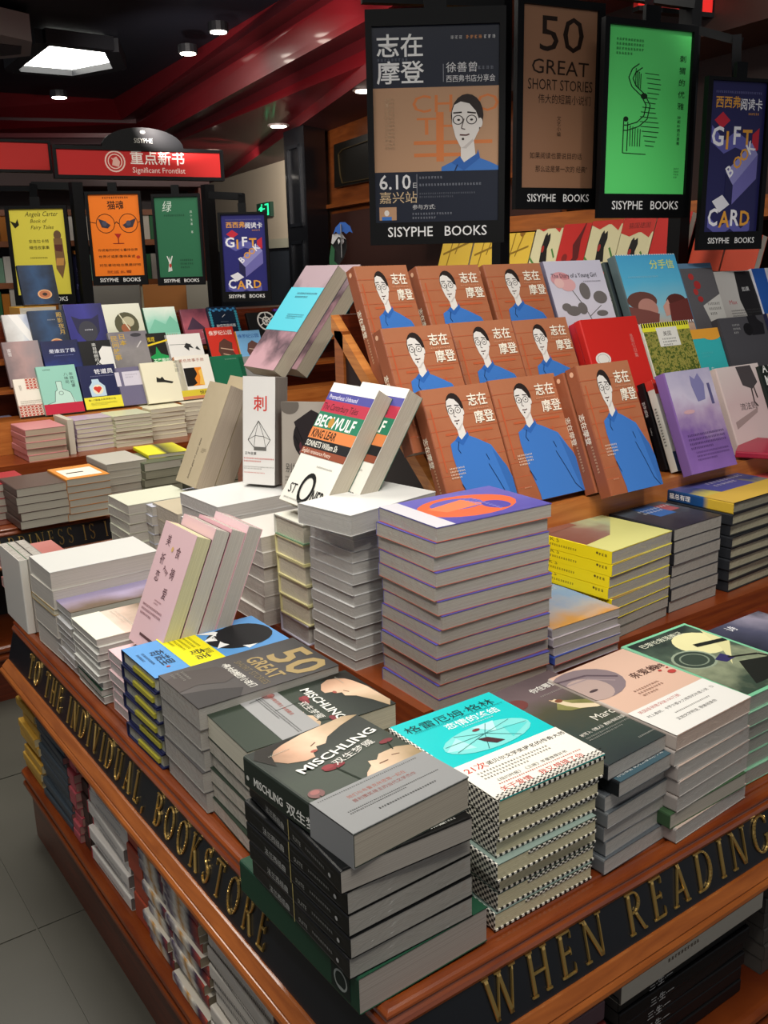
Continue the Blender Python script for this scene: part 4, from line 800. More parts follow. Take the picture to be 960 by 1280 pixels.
r1(2, 752, 800, 328, 'dark flower spined book behind the couple cover', covers('#3a4448', '#3a4448', '#4a5450'), 1, .02, spine=[('e', .1, .04, .02, .02, '#c05a48'), ('t', '分手信', .3, .02, .05, '#d8d8c8')])
COUP = photo([(0, '#8a5a48'), (.3, '#c9a890'), (.45, '#8ac0d0'), (.7, '#5ab4d8'), (1, '#4aa2d0')], 'y', .26, 5, .12)
r1(2, 768, 843, 319, 'sky blue paperback with a kissing couple on the top row', covers(COUP, '#4a7a98', '#5a6a6c'), 2, .024, art=[('e', .24, .5, .24, .18, '#6a443c'), ('e', .3, .34, .16, .2, '#b88478'), ('p', [(.0, 0), (0, .4), (.3, .3), (.46, .22), (.4, 0)], '#7a4a44'), ('e', .8, .42, .18, .18, '#5a2f2a'), ('p', [(.55, .36), (.66, .5), (.7, .2), (.56, .16)], '#c9988a'), ('p', [(.62, 0), (.66, .4), (1, .5), (1, 0)], '#6a3430'),
   ('t', '分手信', .52, 1.14, .14, '#d2dc7a', {'b': .01}), ('d', .12, .95, .6, .03, '#8ac8dc')] + [('r', i * .04, 1.4, i * .04 + .02, 1.42, '#e0e4e0') for i in range(25)] + [('r', i * .04, 0, i * .04 + .02, .05, '#e8e8e4') for i in range(25)])
r1(2, 843, 884, 330, 'grey paperback with red dotted figure on the top row', covers('#5f5d61', '#4a6a84', '#4a6a84'), 1, .02, art=[('r', 0, 1.3, 1, 1.6, '#5f7f9c'), ('e', .28, 1.1, .08, .08, '#b03a38'), ('e', .4, .9, .1, .1, '#a83434'), ('e', .3, .74, .07, .08, '#b03a38'), ('e', .38, .56, .08, .07, '#a83434'), ('p', [(.4, .4), (1, .66), (1, .0), (.5, 0)], '#c9c7c2'), ('d', .55, .4, .9, .05, '#5a5855', 3)])
r1(2, 882, 930, 340, 'white and grey paperback with black coated figure', covers(photo([(0, '#b4b0ac'), (1, '#d6d4d0')], 'x', .2, 8, .3), '#a8a4a0', '#a8a4a0'), 1, .02, art=[('p', [(.55, 1.4), (.95, 1.4), (1, .1), (.6, 0), (.5, .6)], '#262528'), ('t', 'Max', .2, .5, .12, '#b85a60'), ('t', '如果', .62, .85, .1, '#e0e0e0'), ('d', .2, .3, 1, .03, '#4a4a4c', 3)])
r1(2, 931, 1000, 336, 'bright blue paperback with a white gowned figure', covers('#2f62b8', '#d8d8e4', '#d8d8e4'), 1, .022, art=[('e', .34, .82, .07, .09, '#e6e2e0'), ('p', [(.24, .7), (.44, .7), (.46, 0), (.22, 0)], '#dfdde4'), ('e', .7, .8, .26, .26, '#1f4a9c'), ('t', '少', .44, 1.0, .16, '#dfe6f4'), ('t', '女', .42, .46, .16, '#dfe6f4')])
b_ = P(932, 575, 1, .592)
m_, dx_, up_, nz_ = lean_mat(None, -20, 35, 0, 0); m_.translation = Vector((b_.x + .09, .545, .305))
book('small plain crimson book lying slantwise before the rack end', Matrix.Translation((P(960, 545, 1, .56).x + .03, .555, .2625)) @ Matrix.Rotation(math.radians(28), 4, 'Z') @ Matrix.Rotation(math.radians(-6), 4, 'Y'), .12, .16, .014, (flat('#a81f3c', .35, 0, .3),) * 4)
# ------------------------------------------------------------------ far table: rack and its books
rack('stepped wooden display rack on the far table', P(6, 520, 1, 2.86).x - .35, 2.3, 2.87, .172, .0555, .118, .095, 3, .1715)
R2['h'] = .205
for px_ in ((12, 500),):
    a_ = P(px_[0], px_[1], 1, 2.88)
def r2(row, L, R_, py, lab, cov, m=1, t=.018, **kw): return rb(R2, row, L, R_, py, lab, cov, t, m, group='books on the far rack', **kw)
def solid(c, s_=None): return covers(c, s_ or c, s_ or c)
r2(0, 13, 50, 474, 'white book with red wave pattern at the far rack end', solid('#e4ddd0'), art=[('r', .4, 1.0, 1, 1.42, '#b8564a'), ('r', 0, 0, 1, .42, '#b8564a'), ('t', '民艺', .15, 1.1, .1, '#8a8478', {'va': 1}), ('d', .1, .55, .9, .04, '#8a8478', 3)] + [('o', .45 + .13 * (i % 5), 1.06 + .1 * (i // 5), .07, .06, .3, '#e0cfc0') for i in range(20)] + [('o', .06 + .13 * (i % 8), .04 + .1 * (i // 8), .07, .06, .3, '#e0cfc0') for i in range(32)])
r2(0, 43, 92, 459, 'mint book with a line drawn figure and red base', solid('#8fc4b4'), 2, art=[('r', 0, 0, 1, .3, '#b8233c'), ('t', '年糕松罩', .8, 1.1, .11, '#3a4a48', {'va': 1}), ('t', '八味司', .66, 1.1, .11, '#3a4a48', {'va': 1}), ('p', [(.1, .3), (.3, .36), (.36, .66), (.42, .7), (.42, .95), (.56, .95), (.56, .72), (.74, .6), (.8, .4), (.84, .3)], '#b9d8cc'), ('o', .5, .6, .06, .06, .2, '#3a4a48'), ('l', [(.1, .3), (.3, .36), (.36, .66), (.42, .7), (.42, .95), (.56, .95), (.56, .72), (.74, .6), (.8, .3)], .012, '#3a4a48'), ('d', .16, 1.3, .34, .03, '#2a3434')])
r2(0, 94, 141, 458, 'navy book with a heart in a jar and yellow band', solid('#20244c'), 1, art=[('r', 0, 0, 1, .38, '#e8dc3c'), ('t', '铁道员', .42, 1.14, .17, '#e6e6ee', {'b': .02}), ('d', .3, 1.04, .9, .03, '#8a8cb0'), ('p', [(.22, .4), (.2, .72), (.3, .86), (.3, .96), (.48, .96), (.5, .86), (.62, .72), (.62, .4)], '#b8cfe0'), ('e', .42, .62, .14, .16, '#e6dcc0'), ('e', .37, .66, .06, .06, '#cc3a2c'), ('e', .46, .66, .06, .06, '#cc3a2c'), ('p', [(.31, .64), (.42, .5), (.52, .64)], '#cc3a2c'), ('t', '第117届直木奖获奖作品', .1, .26, .07, '#3a3820'), ('d', .15, .18, .85, .02, '#7a7430', 3)])
r2(0, 139, 183, 460, 'grey violet book with two white labels', solid('#6f6a86'), 1, art=[('r', .0, .55, .12, .95, '#cfcad8'), ('r', .2, .55, .74, .95, '#cfcad8'), ('d', .28, .84, .6, .04, '#9a94a8', 2)])
r2(0, 172, 224, 454, 'cream book with a small black boat drawing', solid('#ece6cc', '#d8d2b8'), 2, art=[('r', .02, 1.34, 1, 1.42, '#f4f0dc'), ('t', '绿野仙踪', .8, 1.0, .1, '#8a8a78', {'va': 1}), ('p', [(.3, .48), (.5, .46), (.66, .42), (.7, .46), (.5, .52), (.46, .6), (.4, .56), (.32, .6)], '#23231f')])
r2(0, 215, 259, 446, 'white book with a black and orange flame picture', solid('#f0ece2', '#c98a66'), 2, art=[('t', '黑色故事手册', .12, 1.22, .12, '#b06a58'), ('r', .2, .42, .7, 1.02, '#1c1a18'), ('p', [(.36, .42), (.5, .5), (.45, .65), (.55, .8), (.5, 1.02), (.7, 1.02), (.7, .42)], '#e68a2c'), ('p', [(.56, .46), (.62, .7), (.6, .9), (.7, .96), (.7, .42)], '#f2c25a'), ('r', 0, .1, 1, .3, '#d8c23a'), ('t', '惊魂整夜', .5, .14, .13, '#2a2618', {'b': .02}), ('r', 0, 0, 1, .1, '#c9805a')])
r2(0, 255, 300, 446, 'deep green wrapped book on the far rack', solid('#1f6a4c', '#2a5a44'), 1, art=[('e', .26, 1.08, .06, .06, '#c8d8c8'), ('d', .5, .9, .8, .03, '#8ab09c')])
r2(0, 294, 326, 446, 'grey wrapped book partly hidden on the far rack', solid('#8a8a88'), 1, art=[('e', .4, .9, .1, .06, '#b8b8b4')])
r2(1, 0, 46, 428, 'hazy pink and grey wrapped book in the far middle row', covers(photo([(0, '#7a6a6c'), (.5, '#a88a88'), (1, '#8a8084')], 'x', .14, 20, .4)), 1, art=[('t', '蜜雪', .1, 1.1, .12, '#e0d8d8', {'va': 1})])
r2(1, 48, 95, 427, 'starry blue book in the far middle row', covers(photo([(0, '#2a4aa8'), (.5, '#1c2458'), (1, '#1a1e44')], 'y', .2, 14, .3)), 1, art=[('t', '是谁云了我', .18, 1.02, .14, '#d8dcec', {'b': .01}), ('d', .3, .9, .8, .03, '#7a84b8')])
r2(1, 93, 137, 427, 'black book with a white face silhouette', solid('#151416'), 1, art=[('p', [(.62, .2), (.56, .4), (.6, .5), (.5, .62), (.58, .74), (.56, 1.0), (.7, 1.2), (.95, 1.15), (.95, .2)], '#e4e2de'), ('p', [(.2, .1), (.36, .3), (.44, .22), (.5, .1)], '#e4e2de'), ('t', '来自晴朗的人', .4, 1.22, .13, '#e0e0dc', {'va': 1})])
r2(1, 133, 182, 416, 'smoky grey book with golden characters', covers(photo([(0, '#6a6668'), (.5, '#8f8a8a'), (1, '#77727a')], 'y', .2, 14, .5)), 1, art=[('t', '民间故事', .04, 1.15, .19, '#c2a04a', {'va': 1, 'b': .02}), ('t', '日本', .24, 1.2, .19, '#c2a04a', {'va': 1, 'b': .02}), ('e', .7, 1.3, .14, .06, '#3c3a40'), ('l', [(.66, .9), (.8, 1.1)], .03, '#c9c4c4')])
r2(1, 179, 205, 417, 'green and black book with yellow lettering', solid('#1d1c18'), 1, art=[('p', [(.1, .2), (.15, .5), (.0, .6), (.3, .7), (.4, .95), (.55, .7), (.9, .6), (.8, .2)], '#1f9a50'), ('r', 0, 0, 1, .25, '#1f9a50'), ('t', '天黑警探', .12, .36, .2, '#dff0dc', {'b': .02, 'W': .8}), ('t', '推理', .05, 1.14, .18, '#e6c82c'), ('l', [(0, 1.0), (1, 1.15)], .06, '#e6c82c')])
r2(1, 202, 247, 419, 'white book with a small horse rider sketch', solid('#eceae6', '#2a2a2a'), 1, art=[('t', '她的年谱忘', .2, 1.02, .1, '#8a8884', {'W': .6}), ('l', [(.1, .74), (.7, .72)], .01, '#4a4a48'), ('p', [(.48, .66), (.56, .76), (.66, .72), (.74, .6), (.62, .64), (.6, .54)], '#2c2c2c'), ('p', [(.78, .6), (.84, .66), (.92, .54), (.84, .56)], '#3a3a3a')])
r2(1, 254, 289, 410, 'red book with a dinosaur sketch', solid('#cc3326', '#1c1a1a'), 2, art=[('t', '侏罗纪公园', .1, 1.16, .17, '#f0dcd4', {'b': .02, 'W': .82}), ('p', [(.4, .3), (.3, .6), (.4, .9), (.6, 1.02), (.85, .85), (.8, .6), (.9, .4), (.7, .2)], '#5a3a30'), ('l', [(.4, .7), (.85, .6)], .03, '#c9a890'), ('l', [(.45, .5), (.8, .4)], .03, '#c9a890')])
r2(1, 291, 321, 414, 'light blue book with a dinosaur sketch', solid('#7ab2e0', '#e8983c'), 2, art=[('t', '侏罗纪公园', .06, 1.14, .17, '#3c6ab0', {'b': .02, 'W': .86}), ('p', [(.4, .3), (.3, .6), (.4, .9), (.6, 1.02), (.85, .85), (.8, .6), (.9, .4), (.7, .2)], '#6a4a44'), ('l', [(.4, .7), (.85, .6)], .03, '#c9b0a0')])
r2(2, 0, 40, 394, 'pale wrapped book with a slanting white fold', covers(photo([(0, '#b4b0ae'), (.5, '#dcdcdc'), (1, '#9aa8c8')], 'x', .14, 16, .4)), 1, art=[('p', [(.5, 1.42), (1, .4), (1, 0), (.2, 1.42)], '#e8e6e4')])
ring = [('e', .62, .36, .2, .17, '#b06a48'), ('o', .62, .36, .2, .17, .2, '#d8a878'), ('e', .62, .36, .07, .06, '#3a2a24')]
r2(2, 33, 78, 389, 'dark blue book with a copper ring, lower of the two', covers(photo([(0, '#16243c'), (.5, '#27466c'), (1, '#141c2c')], 'x', .14, 20, .4)), 2, art=ring + [('t', '殿影夜月', .76, 1.2, .17, '#c2a04a', {'va': 1}), ('d', .5, 1.1, .7, .04, '#a8a8a8')])
r2(2, 78, 126, 381, 'deep violet book with a dark cat face', covers(photo([(0, '#2a2878'), (.5, '#34328a'), (1, '#24225c')], 'x', .14, 8, .3)), 1, art=[('p', [(.14, 1.08), (.34, .98), (.66, .98), (.86, 1.1), (.8, .6), (.5, .16), (.22, .6)], '#272648'), ('e', .5, .62, .24, .3, '#3a3a44'), ('d', .42, .64, .6, .04, '#e0e0e8')])
r2(2, 126, 173, 381, 'cream book with a round swirling picture', covers(photo([(0, '#a8a890'), (.5, '#d8d8c4'), (1, '#e0e0d0')], 'y', .2, 12, .3)), 1, art=[('e', .55, .78, .32, .38, '#54523c'), ('e', .6, .86, .16, .16, '#b8b294'), ('e', .5, .66, .12, .14, '#9a5a3a'), ('l', [(.4, 1.1), (.6, .6)], .03, '#d8d4b8'), ('t', '山水', .7, .2, .1, '#6a6858', {'b': .02})])
r2(2, 176, 216, 385, 'pale mint book with misty mountains', covers(photo([(0, '#e0d8c8'), (.3, '#8ac8b0'), (.6, '#9ad4c0'), (1, '#e8f0e4')], 'y', .2, 12, .3), '#5a8a70', '#3a6a54'), 1, art=[('p', [(0, .5), (.3, 1.0), (.6, .8), (.8, 1.1), (1, .8), (1, .5)], '#7cc2a8')] + [('l', [(.5 + .07 * i, .1), (.52 + .07 * i, .45)], .02, '#b07a5a') for i in range(6)])
r2(2, 222, 256, 387, 'wine red book with a mountain and river', covers(photo([(0, '#7a3a4c'), (.5, '#b05a68'), (1, '#5a3040')], 'y', .2, 14, .4), '#b83a3c'), 1, art=[('p', [(.1, .6), (.4, 1.1), (.8, .6)], '#4a3448'), ('p', [(.3, .1), (.8, .3), (.6, .5), (.9, .5), (.9, .3)], '#c890a0')])
r2(2, 256, 292, 384, 'dark book with blue flower border and moon title', solid('#16263c'), 2, art=[('e', .1 + .1 * (i % 9), 1.32 - .05 * (i % 2), .05, .05, '#3c84b8') for i in range(9)] + [('e', .06 + .88 * (i % 2), .1 + .1 * (i // 2), .05, .05, '#3c9ab0') for i in range(24)] + [('t', '秘密花园邻居', .18, .62, .12, '#dfe2e6', {'b': .02, 'W': .66}), ('d', .36, .8, .6, .03, '#8a98a8'), ('l', [(.44, 1.0), (.56, 1.1)], .02, '#c8ccd4')])
r2(2, 303, 341, 391, 'black book with a white round tracery wheel', solid('#151618'), 1, art=[('t', 'ON THE ORIGIN', .1, 1.16, .1, '#c8c8c4', {'W': .8}), ('t', 'SPECIES', .3, 1.02, .1, '#c8c8c4', {'W': .6}), ('o', .6, .55, .3, .3, .16, '#e0e0dc'), ('o', .6, .55, .14, .14, .3, '#e0e0dc')] + [('l', [(.6, .55), (.6 + .28 * math.cos(a), .55 + .28 * math.sin(a))], .03, '#e0e0dc') for a in (.5, 1.55, 2.6, 3.65, 4.7, 5.75)])
r2(2, 338, 372, 386, 'purple and yellow book half hidden behind the leaning ones', solid('#5a3aa0'), 1, art=[('r', 0, 0, 1, .5, '#e6dc3c')])
def r2b(L, R_, py, yd, lab, cov, **kw):
    a, b = P(L, py, 1, yd), P(R_, py, 1, yd); zt = a.z; zk = .172 + .095 * 3 - .03
    h = (zt - zk) / CT; return leaner(lab, (a.x, yd - h * ST, zk), 0, TH, b.x - a.x, h, .018, cov, group='books on the far rack', **kw)
MB().box((.3, 3.245, .0555), (2.2, 3.42, .5)).build('display_box', WOODD)
tag(bpy.data.objects['display_box'], 'plain dark wooden box step behind the far rack', 'box')
a_, b_ = P(24, 380, 1, 3.25), P(70, 380, 1, 3.25)
book('orange yellow book lying under the highest blue one', Matrix.Translation(((a_.x + b_.x) / 2, 3.33, .5)), b_.x - a_.x, .15, .05, solid('#dca23c'), group='books behind the far rack')
a_, b_ = P(19, 334, 1, 3.38), P(64, 334, 1, 3.38)
leaner('dark blue book with a copper ring, highest of all', (a_.x, 3.33, .551), 0, 18, b_.x - a_.x, (a_.z - .551) / math.cos(math.radians(18)), .02, covers(photo([(0, '#16243c'), (.5, '#27466c'), (1, '#141c2c')], 'x', .14, 20, .4)), art=ring, group='books behind the far rack')

# ------------------------------------------------------------------ piles on the far table
def fp(pn, F, zt, a, b, n, c, pg, z0, top=None, desc='pale wrapped paperback', **kw):
    return pile(pn, F, zt, a, b, n, dict(desc=desc, cov=covers(c), page=pg), z0=z0, top=top, side='W', ja=1.5, jit=.003, stuff=True, **kw)
WP, WP2 = pages('#cdc6b4', False), pages('#d8d2bc', False)
fp('far grey banded pile', (-25, 532), .17, .145, .18, 8, '#6d6a80', pages('#b8b2b0'), .055, desc='slate blue edged paperback')
fp('far pink topped pile', (31, 538), .166, .138, .18, 5, '#d08a8c', pages('#c2b098', False), .055, desc='pale pink covered hardback')
m = Matrix(((0, 0, 1, P(84, 528, 1, 2.70).x), (1, 0, 0, 2.78), (0, 1, 0, .0555 + .062), (0, 0, 0, 1)))
book('upright ivory book between two far piles', m, .16, .124, .022, covers('#d8d2c0'), page=WP)
fp('far orchid edged pile', (93, 526), .168, .145, .18, 7, '#b9a8c0', WP2, .055, desc='lilac edged paperback')
fp('far ivory pile', (142, 521), .17, .142, .18, 8, '#cdd0b0', WP2, .055, desc='ivory wrapped paperback')
fp('far lemon edged pile', (188, 512), .172, .14, .18, 7, '#e4dfc0', WP2, .055, desc='lemon edged white paperback')
fp('far pile behind the beige books', (231, 504), .174, .14, .18, 7, '#e0dcc8', WP2, .055, desc='cream wrapped paperback')
fp('far pile past the beige books', (275, 500), .174, .14, .18, 7, '#c8c4b4', WP2, .055, desc='oat wrapped paperback')
fp('front far pile at the frame edge', (-30, 610), .105, .15, .17, 5, '#a83c40', WP, 0, desc='dark red covered paperback')
fp('front far grey pile', (20, 612), .115, .150, .18, 5, '#5a4a44', WP, 0, desc='brown grey topped paperback')
fp('front far orange topped pile', (83, 600), .122, .125, .18, 6, '#c8823c', WP, 0, desc='pale brown paperback', top=dict(desc='orange and white paperback', cov=covers('#d48a3a'), page=WP, art=[('r', .1, .2, .9, 1.1, '#e8e0d0'), ('r', .2, .6, .6, .7, '#3a2a20')]))
fp('front far silver pile', (133, 581), .130, .125, .18, 6, '#b4b0a6', WP, 0, desc='silver grey paperback')
fp('front far moss pile', (180, 580), .122, .15, .18, 5, '#6a6a58', pages('#a8a48c', False), 0, desc='moss grey paperback', top=dict(desc='moss green paperback', cov=covers('#5a604c'), page=WP))
fp('front far dim pile', (240, 580), .118, .15, .18, 5, '#4a4a40', pages('#a8a48c', False), 0, desc='dark grey paperback')
a_ = P(206, 568, 2, .1305); book('yellow and black paperback on the front far moss pile', Matrix.Translation((a_.x + .02, a_.y + .08, .1225)) @ Matrix.Rotation(-.1, 4, 'Z'), .13, .17, .012, covers(photo([(0, '#e0d820'), (.4, '#e0d820'), (.5, '#1c1c18'), (1, '#e0d820')], 'x', .14, 4, .1)), page=WP)
# ------------------------------------------------------------------ hanging posters
FRM = flat('#08090b', .5, spec=.15)
def poster(label, TL, BL, TR, dep, yaw, bg, art, foot=.13, side=.05, top=.045, name='hanging_poster', words=True, da=0):
    m, dx, up, nz = lean_mat(None, yaw, 0, 0, 0)
    tl = PD(TL[0], TL[1], dep); w_ = (PP(TR[0], TR[1], tl, nz) - tl).dot(dx)
    bl = PP(BL[0], BL[1], tl, nz); h_ = tl.z - bl.z
    m.translation = Vector((tl.x, tl.y, tl.z - h_)); th = thing(name, label, 'poster', m, 'hanging framed posters')
    s_, t_, f_ = side * w_, top * w_, foot * w_
    b = MB(); b.box((0, 0, 0), (s_, h_, .016)); b.box((w_ - s_, 0, 0), (w_, h_, .016)); b.box((s_, h_ - t_, 0), (w_ - s_, h_, .016)); b.box((s_, 0, 0), (w_ - s_, f_, .016)); b.box((s_, f_, 0), (w_ - s_, h_ - t_, .006))
    fr = b.build('frame', FRM, th)
    b = MB(); b.box((s_, f_, .006), (w_ - s_, h_ - t_, .0075)); pr = b.build('print', bg, th)
    for me in art_meshes(art, w_ - 2 * s_, h_ - t_ - f_, s_, f_, Matrix.Translation((0, 0, .0075)), fit=da):
        if me: link(me.name.split('.')[0], me, pr)
    if words:
        tx = art_meshes([('t', 'SISYPHE   BOOKS', .13, foot * .36, .1, '#e8e8e8', {'W': .74, 'b': .006})], w_, h_, 0, 0, Matrix.Translation((0, 0, .016)))[1]
        tx.name = 'frame_lettering'; link('frame_lettering', tx, fr)
    b = MB(); b.box((w_ * .42, h_, .002), (w_ * .58, h_ + .035, .014)); b.build('hanger', FRM, th)
    return th, m, w_, h_
def paper(c): return flat(c, .4, 0, .04, .06, 12, .2)
P1 = [('t', '志在', .03, 1.36, .19, '#e6e6e4', {'b': .02}), ('t', '摩登', .03, 1.15, .19, '#e6e6e4', {'b': .02}), ('d', .04, 1.31, .28, .025, '#5a606c'), ('l', [(.56, 1.28), (.56, 1.14)], .004, '#9a9ca4'), ('t', '徐善曾', .58, 1.22, .085, '#d8d8d8'), ('d', .8, 1.23, .96, .03, '#6a6e78'), ('t', '西西弗书店分享会', .58, 1.14, .06, '#d8d8d8', {'W': .39}), ('d', .62, 1.47, .7, .03, '#a8a8a8'), ('d', .74, 1.47, .84, .03, '#c88a5a'), ('d', .88, 1.47, .96, .03, '#c8c8c8'),
      ('r', .0, .42, 1, 1.1, '#b58e6e'), ('t', 'CHAO', .3, .90, .2, '#cf7a44', {'W': .7}), ('t', 'THE', .34, .72, .2, '#cf7a44', {'W': .5}), ('r', .32, .64, .95, .67, '#cf7a44'), ('r', .5, .5, .56, .9, '#cf7a44'), ('r', .32, .54, .7, .57, '#cf7a44'), ('d', .1, .95, .13, .03, '#c8a888')] + [('d', .09, 1.0 - .03 * i, .12, .02, '#b89878') for i in range(14)] + [('d', .13, 1.0 - .03 * i, .16, .02, '#b89878') for i in range(14)]
FIG1 = [e for e in figure(.74, .85, .86)]
P1 += FIG1 + [('r', 0, 0, 1, .42, '#1b2130'), ('t', '6.10', .03, .28, .17, '#dcdcdc', {'W': .26, 'b': .01}), ('t', '日', .30, .29, .05, '#dcdcdc'), ('t', '嘉兴站', .03, .17, .105, '#c9b08a'), ('l', [(.34, .4), (.34, .2)], .004, '#8a8c94'), ('d', .36, .36, .55, .022, '#7a7e88'), ('d', .36, .3, .85, .022, '#7a7e88', 1), ('d', .36, .23, .8, .016, '#5a5e68', 2), ('r', .03, .02, .17, .13, '#b58e6e'), ('e', .09, .08, .02, .025, '#ddd8d2'), ('r', .05, .02, .13, .05, '#3d74bf'), ('t', '参与方式:', .3, .11, .045, '#c8c8c8'), ('d', .3, .06, .62, .02, '#7a7e88', 2)]
poster('navy and tan poster with a bespectacled man in blue', (456, 14), (461, 307), (632, 20), 2.2, -37, paper('#1b2130'), P1, foot=.16, side=.045, top=.11, da=1.58)
P2 = [('t', '50', .2, 1.62, .58, '#241812', {'W': .62}), ('t', 'GREAT', .12, 1.36, .24, '#241812', {'W': .78, 'rot': -1}), ('t', 'SHORT STORIES', .08, 1.17, .18, '#2a1c15', {'W': .88}), ('t', '伟大的短篇小说们', .22, 1.02, .12, '#2a1c15', {'W': .72}), ('t', '文艺小编', .48, .82, .06, '#2a1c15', {'va': 1}), ('t', '如果阅读也要说目的话', .12, .36, .085, '#241812', {'W': .72}), ('t', '那么这是第一次的 经典"', .2, .2, .085, '#241812', {'W': .72})]
poster('brown kraft poster with hand drawn black capitals', (643, -6), (636, 262), (752, 14), 2.2, -10, paper('#936c52'), P2, foot=.2, side=.07, top=.07, da=2.12)
ST_ = [('l', [(.42, .62), (.32, .5), (.22, .47)], .012, '#16301a')]
P3 = [('l', [(.38, 1.5), (.3, 1.44), (.26, 1.34), (.3, 1.24), (.42, 1.14), (.48, 1.04), (.46, .92), (.38, .84), (.26, .8), (.22, .8)], .012, '#16301a'), ('l', [(.42, 1.46), (.34, 1.4), (.31, 1.33), (.35, 1.25), (.46, 1.16), (.53, 1.04), (.5, .88), (.4, .79), (.26, .74), (.22, .74)], .012, '#16301a'),
      ('l', [(.22, .86), (.22, .48)], .012, '#16301a'), ('l', [(.27, .84), (.27, .5)], .012, '#16301a'), ('e', .245, .87, .03, .03, '#16301a'), ('l', [(.22, .48), (.5, .47)], .01, '#16301a'), ('e', .45, 1.14, .04, .035, '#16301a')] + \
     [('l', [(.45 + .04 * math.sin(i * .5), 1.4 - i * .055), (.62 + .03 * math.sin(i * .7), 1.39 - i * .055)], .008, '#16301a') for i in range(16)] + [('l', [(.3 + .03 * i, .8 - .01 * i), (.3 + .03 * i, .56)], .008, '#16301a') for i in range(5)] + [('l', [(.34 + .02 * i, 1.45 - .02 * i), (.34 + .02 * i, 1.25 - .01 * i)], .008, '#16301a') for i in range(4)] + \
     [('t', '刺猬的优雅', .86, 1.56, .085, '#12341a', {'va': 1, 'sp': 1.6}), ('t', '妙莉叶芭贝里著', .87, .9, .042, '#12341a', {'va': 1, 'sp': 1.2}), ('d', .1, 1.74, .4, .03, '#3a8a4a', 4), ('d', .86, .3, .92, .02, '#2a7a3a', 4)]
poster('bright green poster with a winding staircase drawing', (752, 22), (744, 273), (868, 42), 2.2, -10, paper('#62e478'), P3, foot=.2, side=.05, top=.05, da=1.9)
def gift():
    W, O = '#e4e4ea', '#d89a3c'
    a = [('t', '西西弗', .1, 1.52, .15, O, {'W': .44, 'b': .02}), ('t', '阅读卡', .54, 1.5, .15, W, {'W': .4, 'b': .02}), ('d', .1, 1.68, .9, .03, '#6a6a98'), ('d', .7, 1.43, .88, .03, O)]
    a += [('p', [(.1, 1.36), (.24, 1.46), (.38, 1.36), (.24, 1.26)], '#b8283a'), ('p', [(.8, 1.2), (.92, 1.28), (.92, 1.02), (.8, .94)], '#b8283a'), ('p', [(.06, 1.3), (.3, 1.12), (.5, 1.24), (.78, 1.1), (.8, .96), (.5, 1.04), (.3, .96), (.06, 1.1)], '#5a5aa0'),
          ('t', 'G', .06, 1.06, .32, W, {'W': .22, 'b': .03, 'rot': 0}), ('t', 'I', .31, 1.02, .3, O, {'b': .03}), ('t', 'F', .44, 1.08, .3, W, {'b': .03}), ('t', 'T', .62, 1.06, .28, O, {'b': .03}),
          ('p', [(.36, .74), (.8, 1.1), (.92, .96), (.5, .58)], '#8a88c0'), ('p', [(.36, .74), (.5, .58), (.5, .34), (.36, .46)], '#22224a'), ('p', [(.5, .58), (.92, .96), (.92, .66), (.5, .34)], '#6a66a8')]
    a += [('t', c, .42 + i * .115, .66 + i * .095, .2, (W, O, O, W, O)[i] if i < 4 else O, {'b': .02, 'rot': 38}) for i, c in enumerate('BOOK')]
    a += [('p', [(.14, .38), (.32, .46), (.46, .34), (.28, .24)], '#d8d8e0'), ('p', [(.08, .2), (.3, .06), (.5, .16), (.7, .04), (.86, .14), (.86, .02), (.7, -.08), (.5, .04), (.3, -.06), (.08, .06)], '#5a5aa0'),
          ('t', 'C', .08, .08, .3, W, {'b': .03, 'W': .18}), ('t', 'A', .29, .06, .28, O, {'b': .03}), ('t', 'R', .48, .08, .28, W, {'b': .03}), ('t', 'D', .66, .08, .26, O, {'b': .03})]
    return a
GIFT = gift()
poster('dark violet gift card poster right of the green one', (881, 96), (873, 313), (962, 103), 2.25, -14, paper('#232352'), GIFT, foot=.22, side=.07, top=.04, da=1.82)
# left group
YEL = [('t', 'Angela Carter', .28, 1.5, .13, '#3a3410', {'W': .6, 'sh': .3}), ('t', 'Book of', .36, 1.38, .1, '#3a3410', {'W': .3, 'sh': .3}), ('t', 'Fairy Tales', .36, 1.26, .1, '#3a3410', {'W': .42, 'sh': .3}), ('t', '安吉拉卡特', .3, 1.0, .075, '#2a2610'), ('t', '精怪故事集', .3, .88, .075, '#2a2610'), ('p', [(.0, 1.42), (.1, 1.38), (.14, 1.46), (.16, 1.34), (.08, 1.28)], '#22200c'),
       ('e', .84, 1.14, .07, .09, '#6a5038'), ('p', [(.76, 1.08), (.92, 1.08), (.94, .6), (.86, .3), (.76, .5)], '#7a5a3a'), ('p', [(.76, .96), (.92, .96), (.9, .82), (.78, .84)], '#5a2f2a'), ('p', [(.78, .7), (.92, .7), (.9, .56), (.76, .56)], '#c08a4a'), ('d', .3, .7, .6, .03, '#6a6420')]
poster('yellow poster with a bird and a long haired figure', (6, 258), (22, 382), (84, 261), 3.9, -30, paper('#ddd04c'), YEL, foot=.17, side=.06, top=.05, da=1.64)
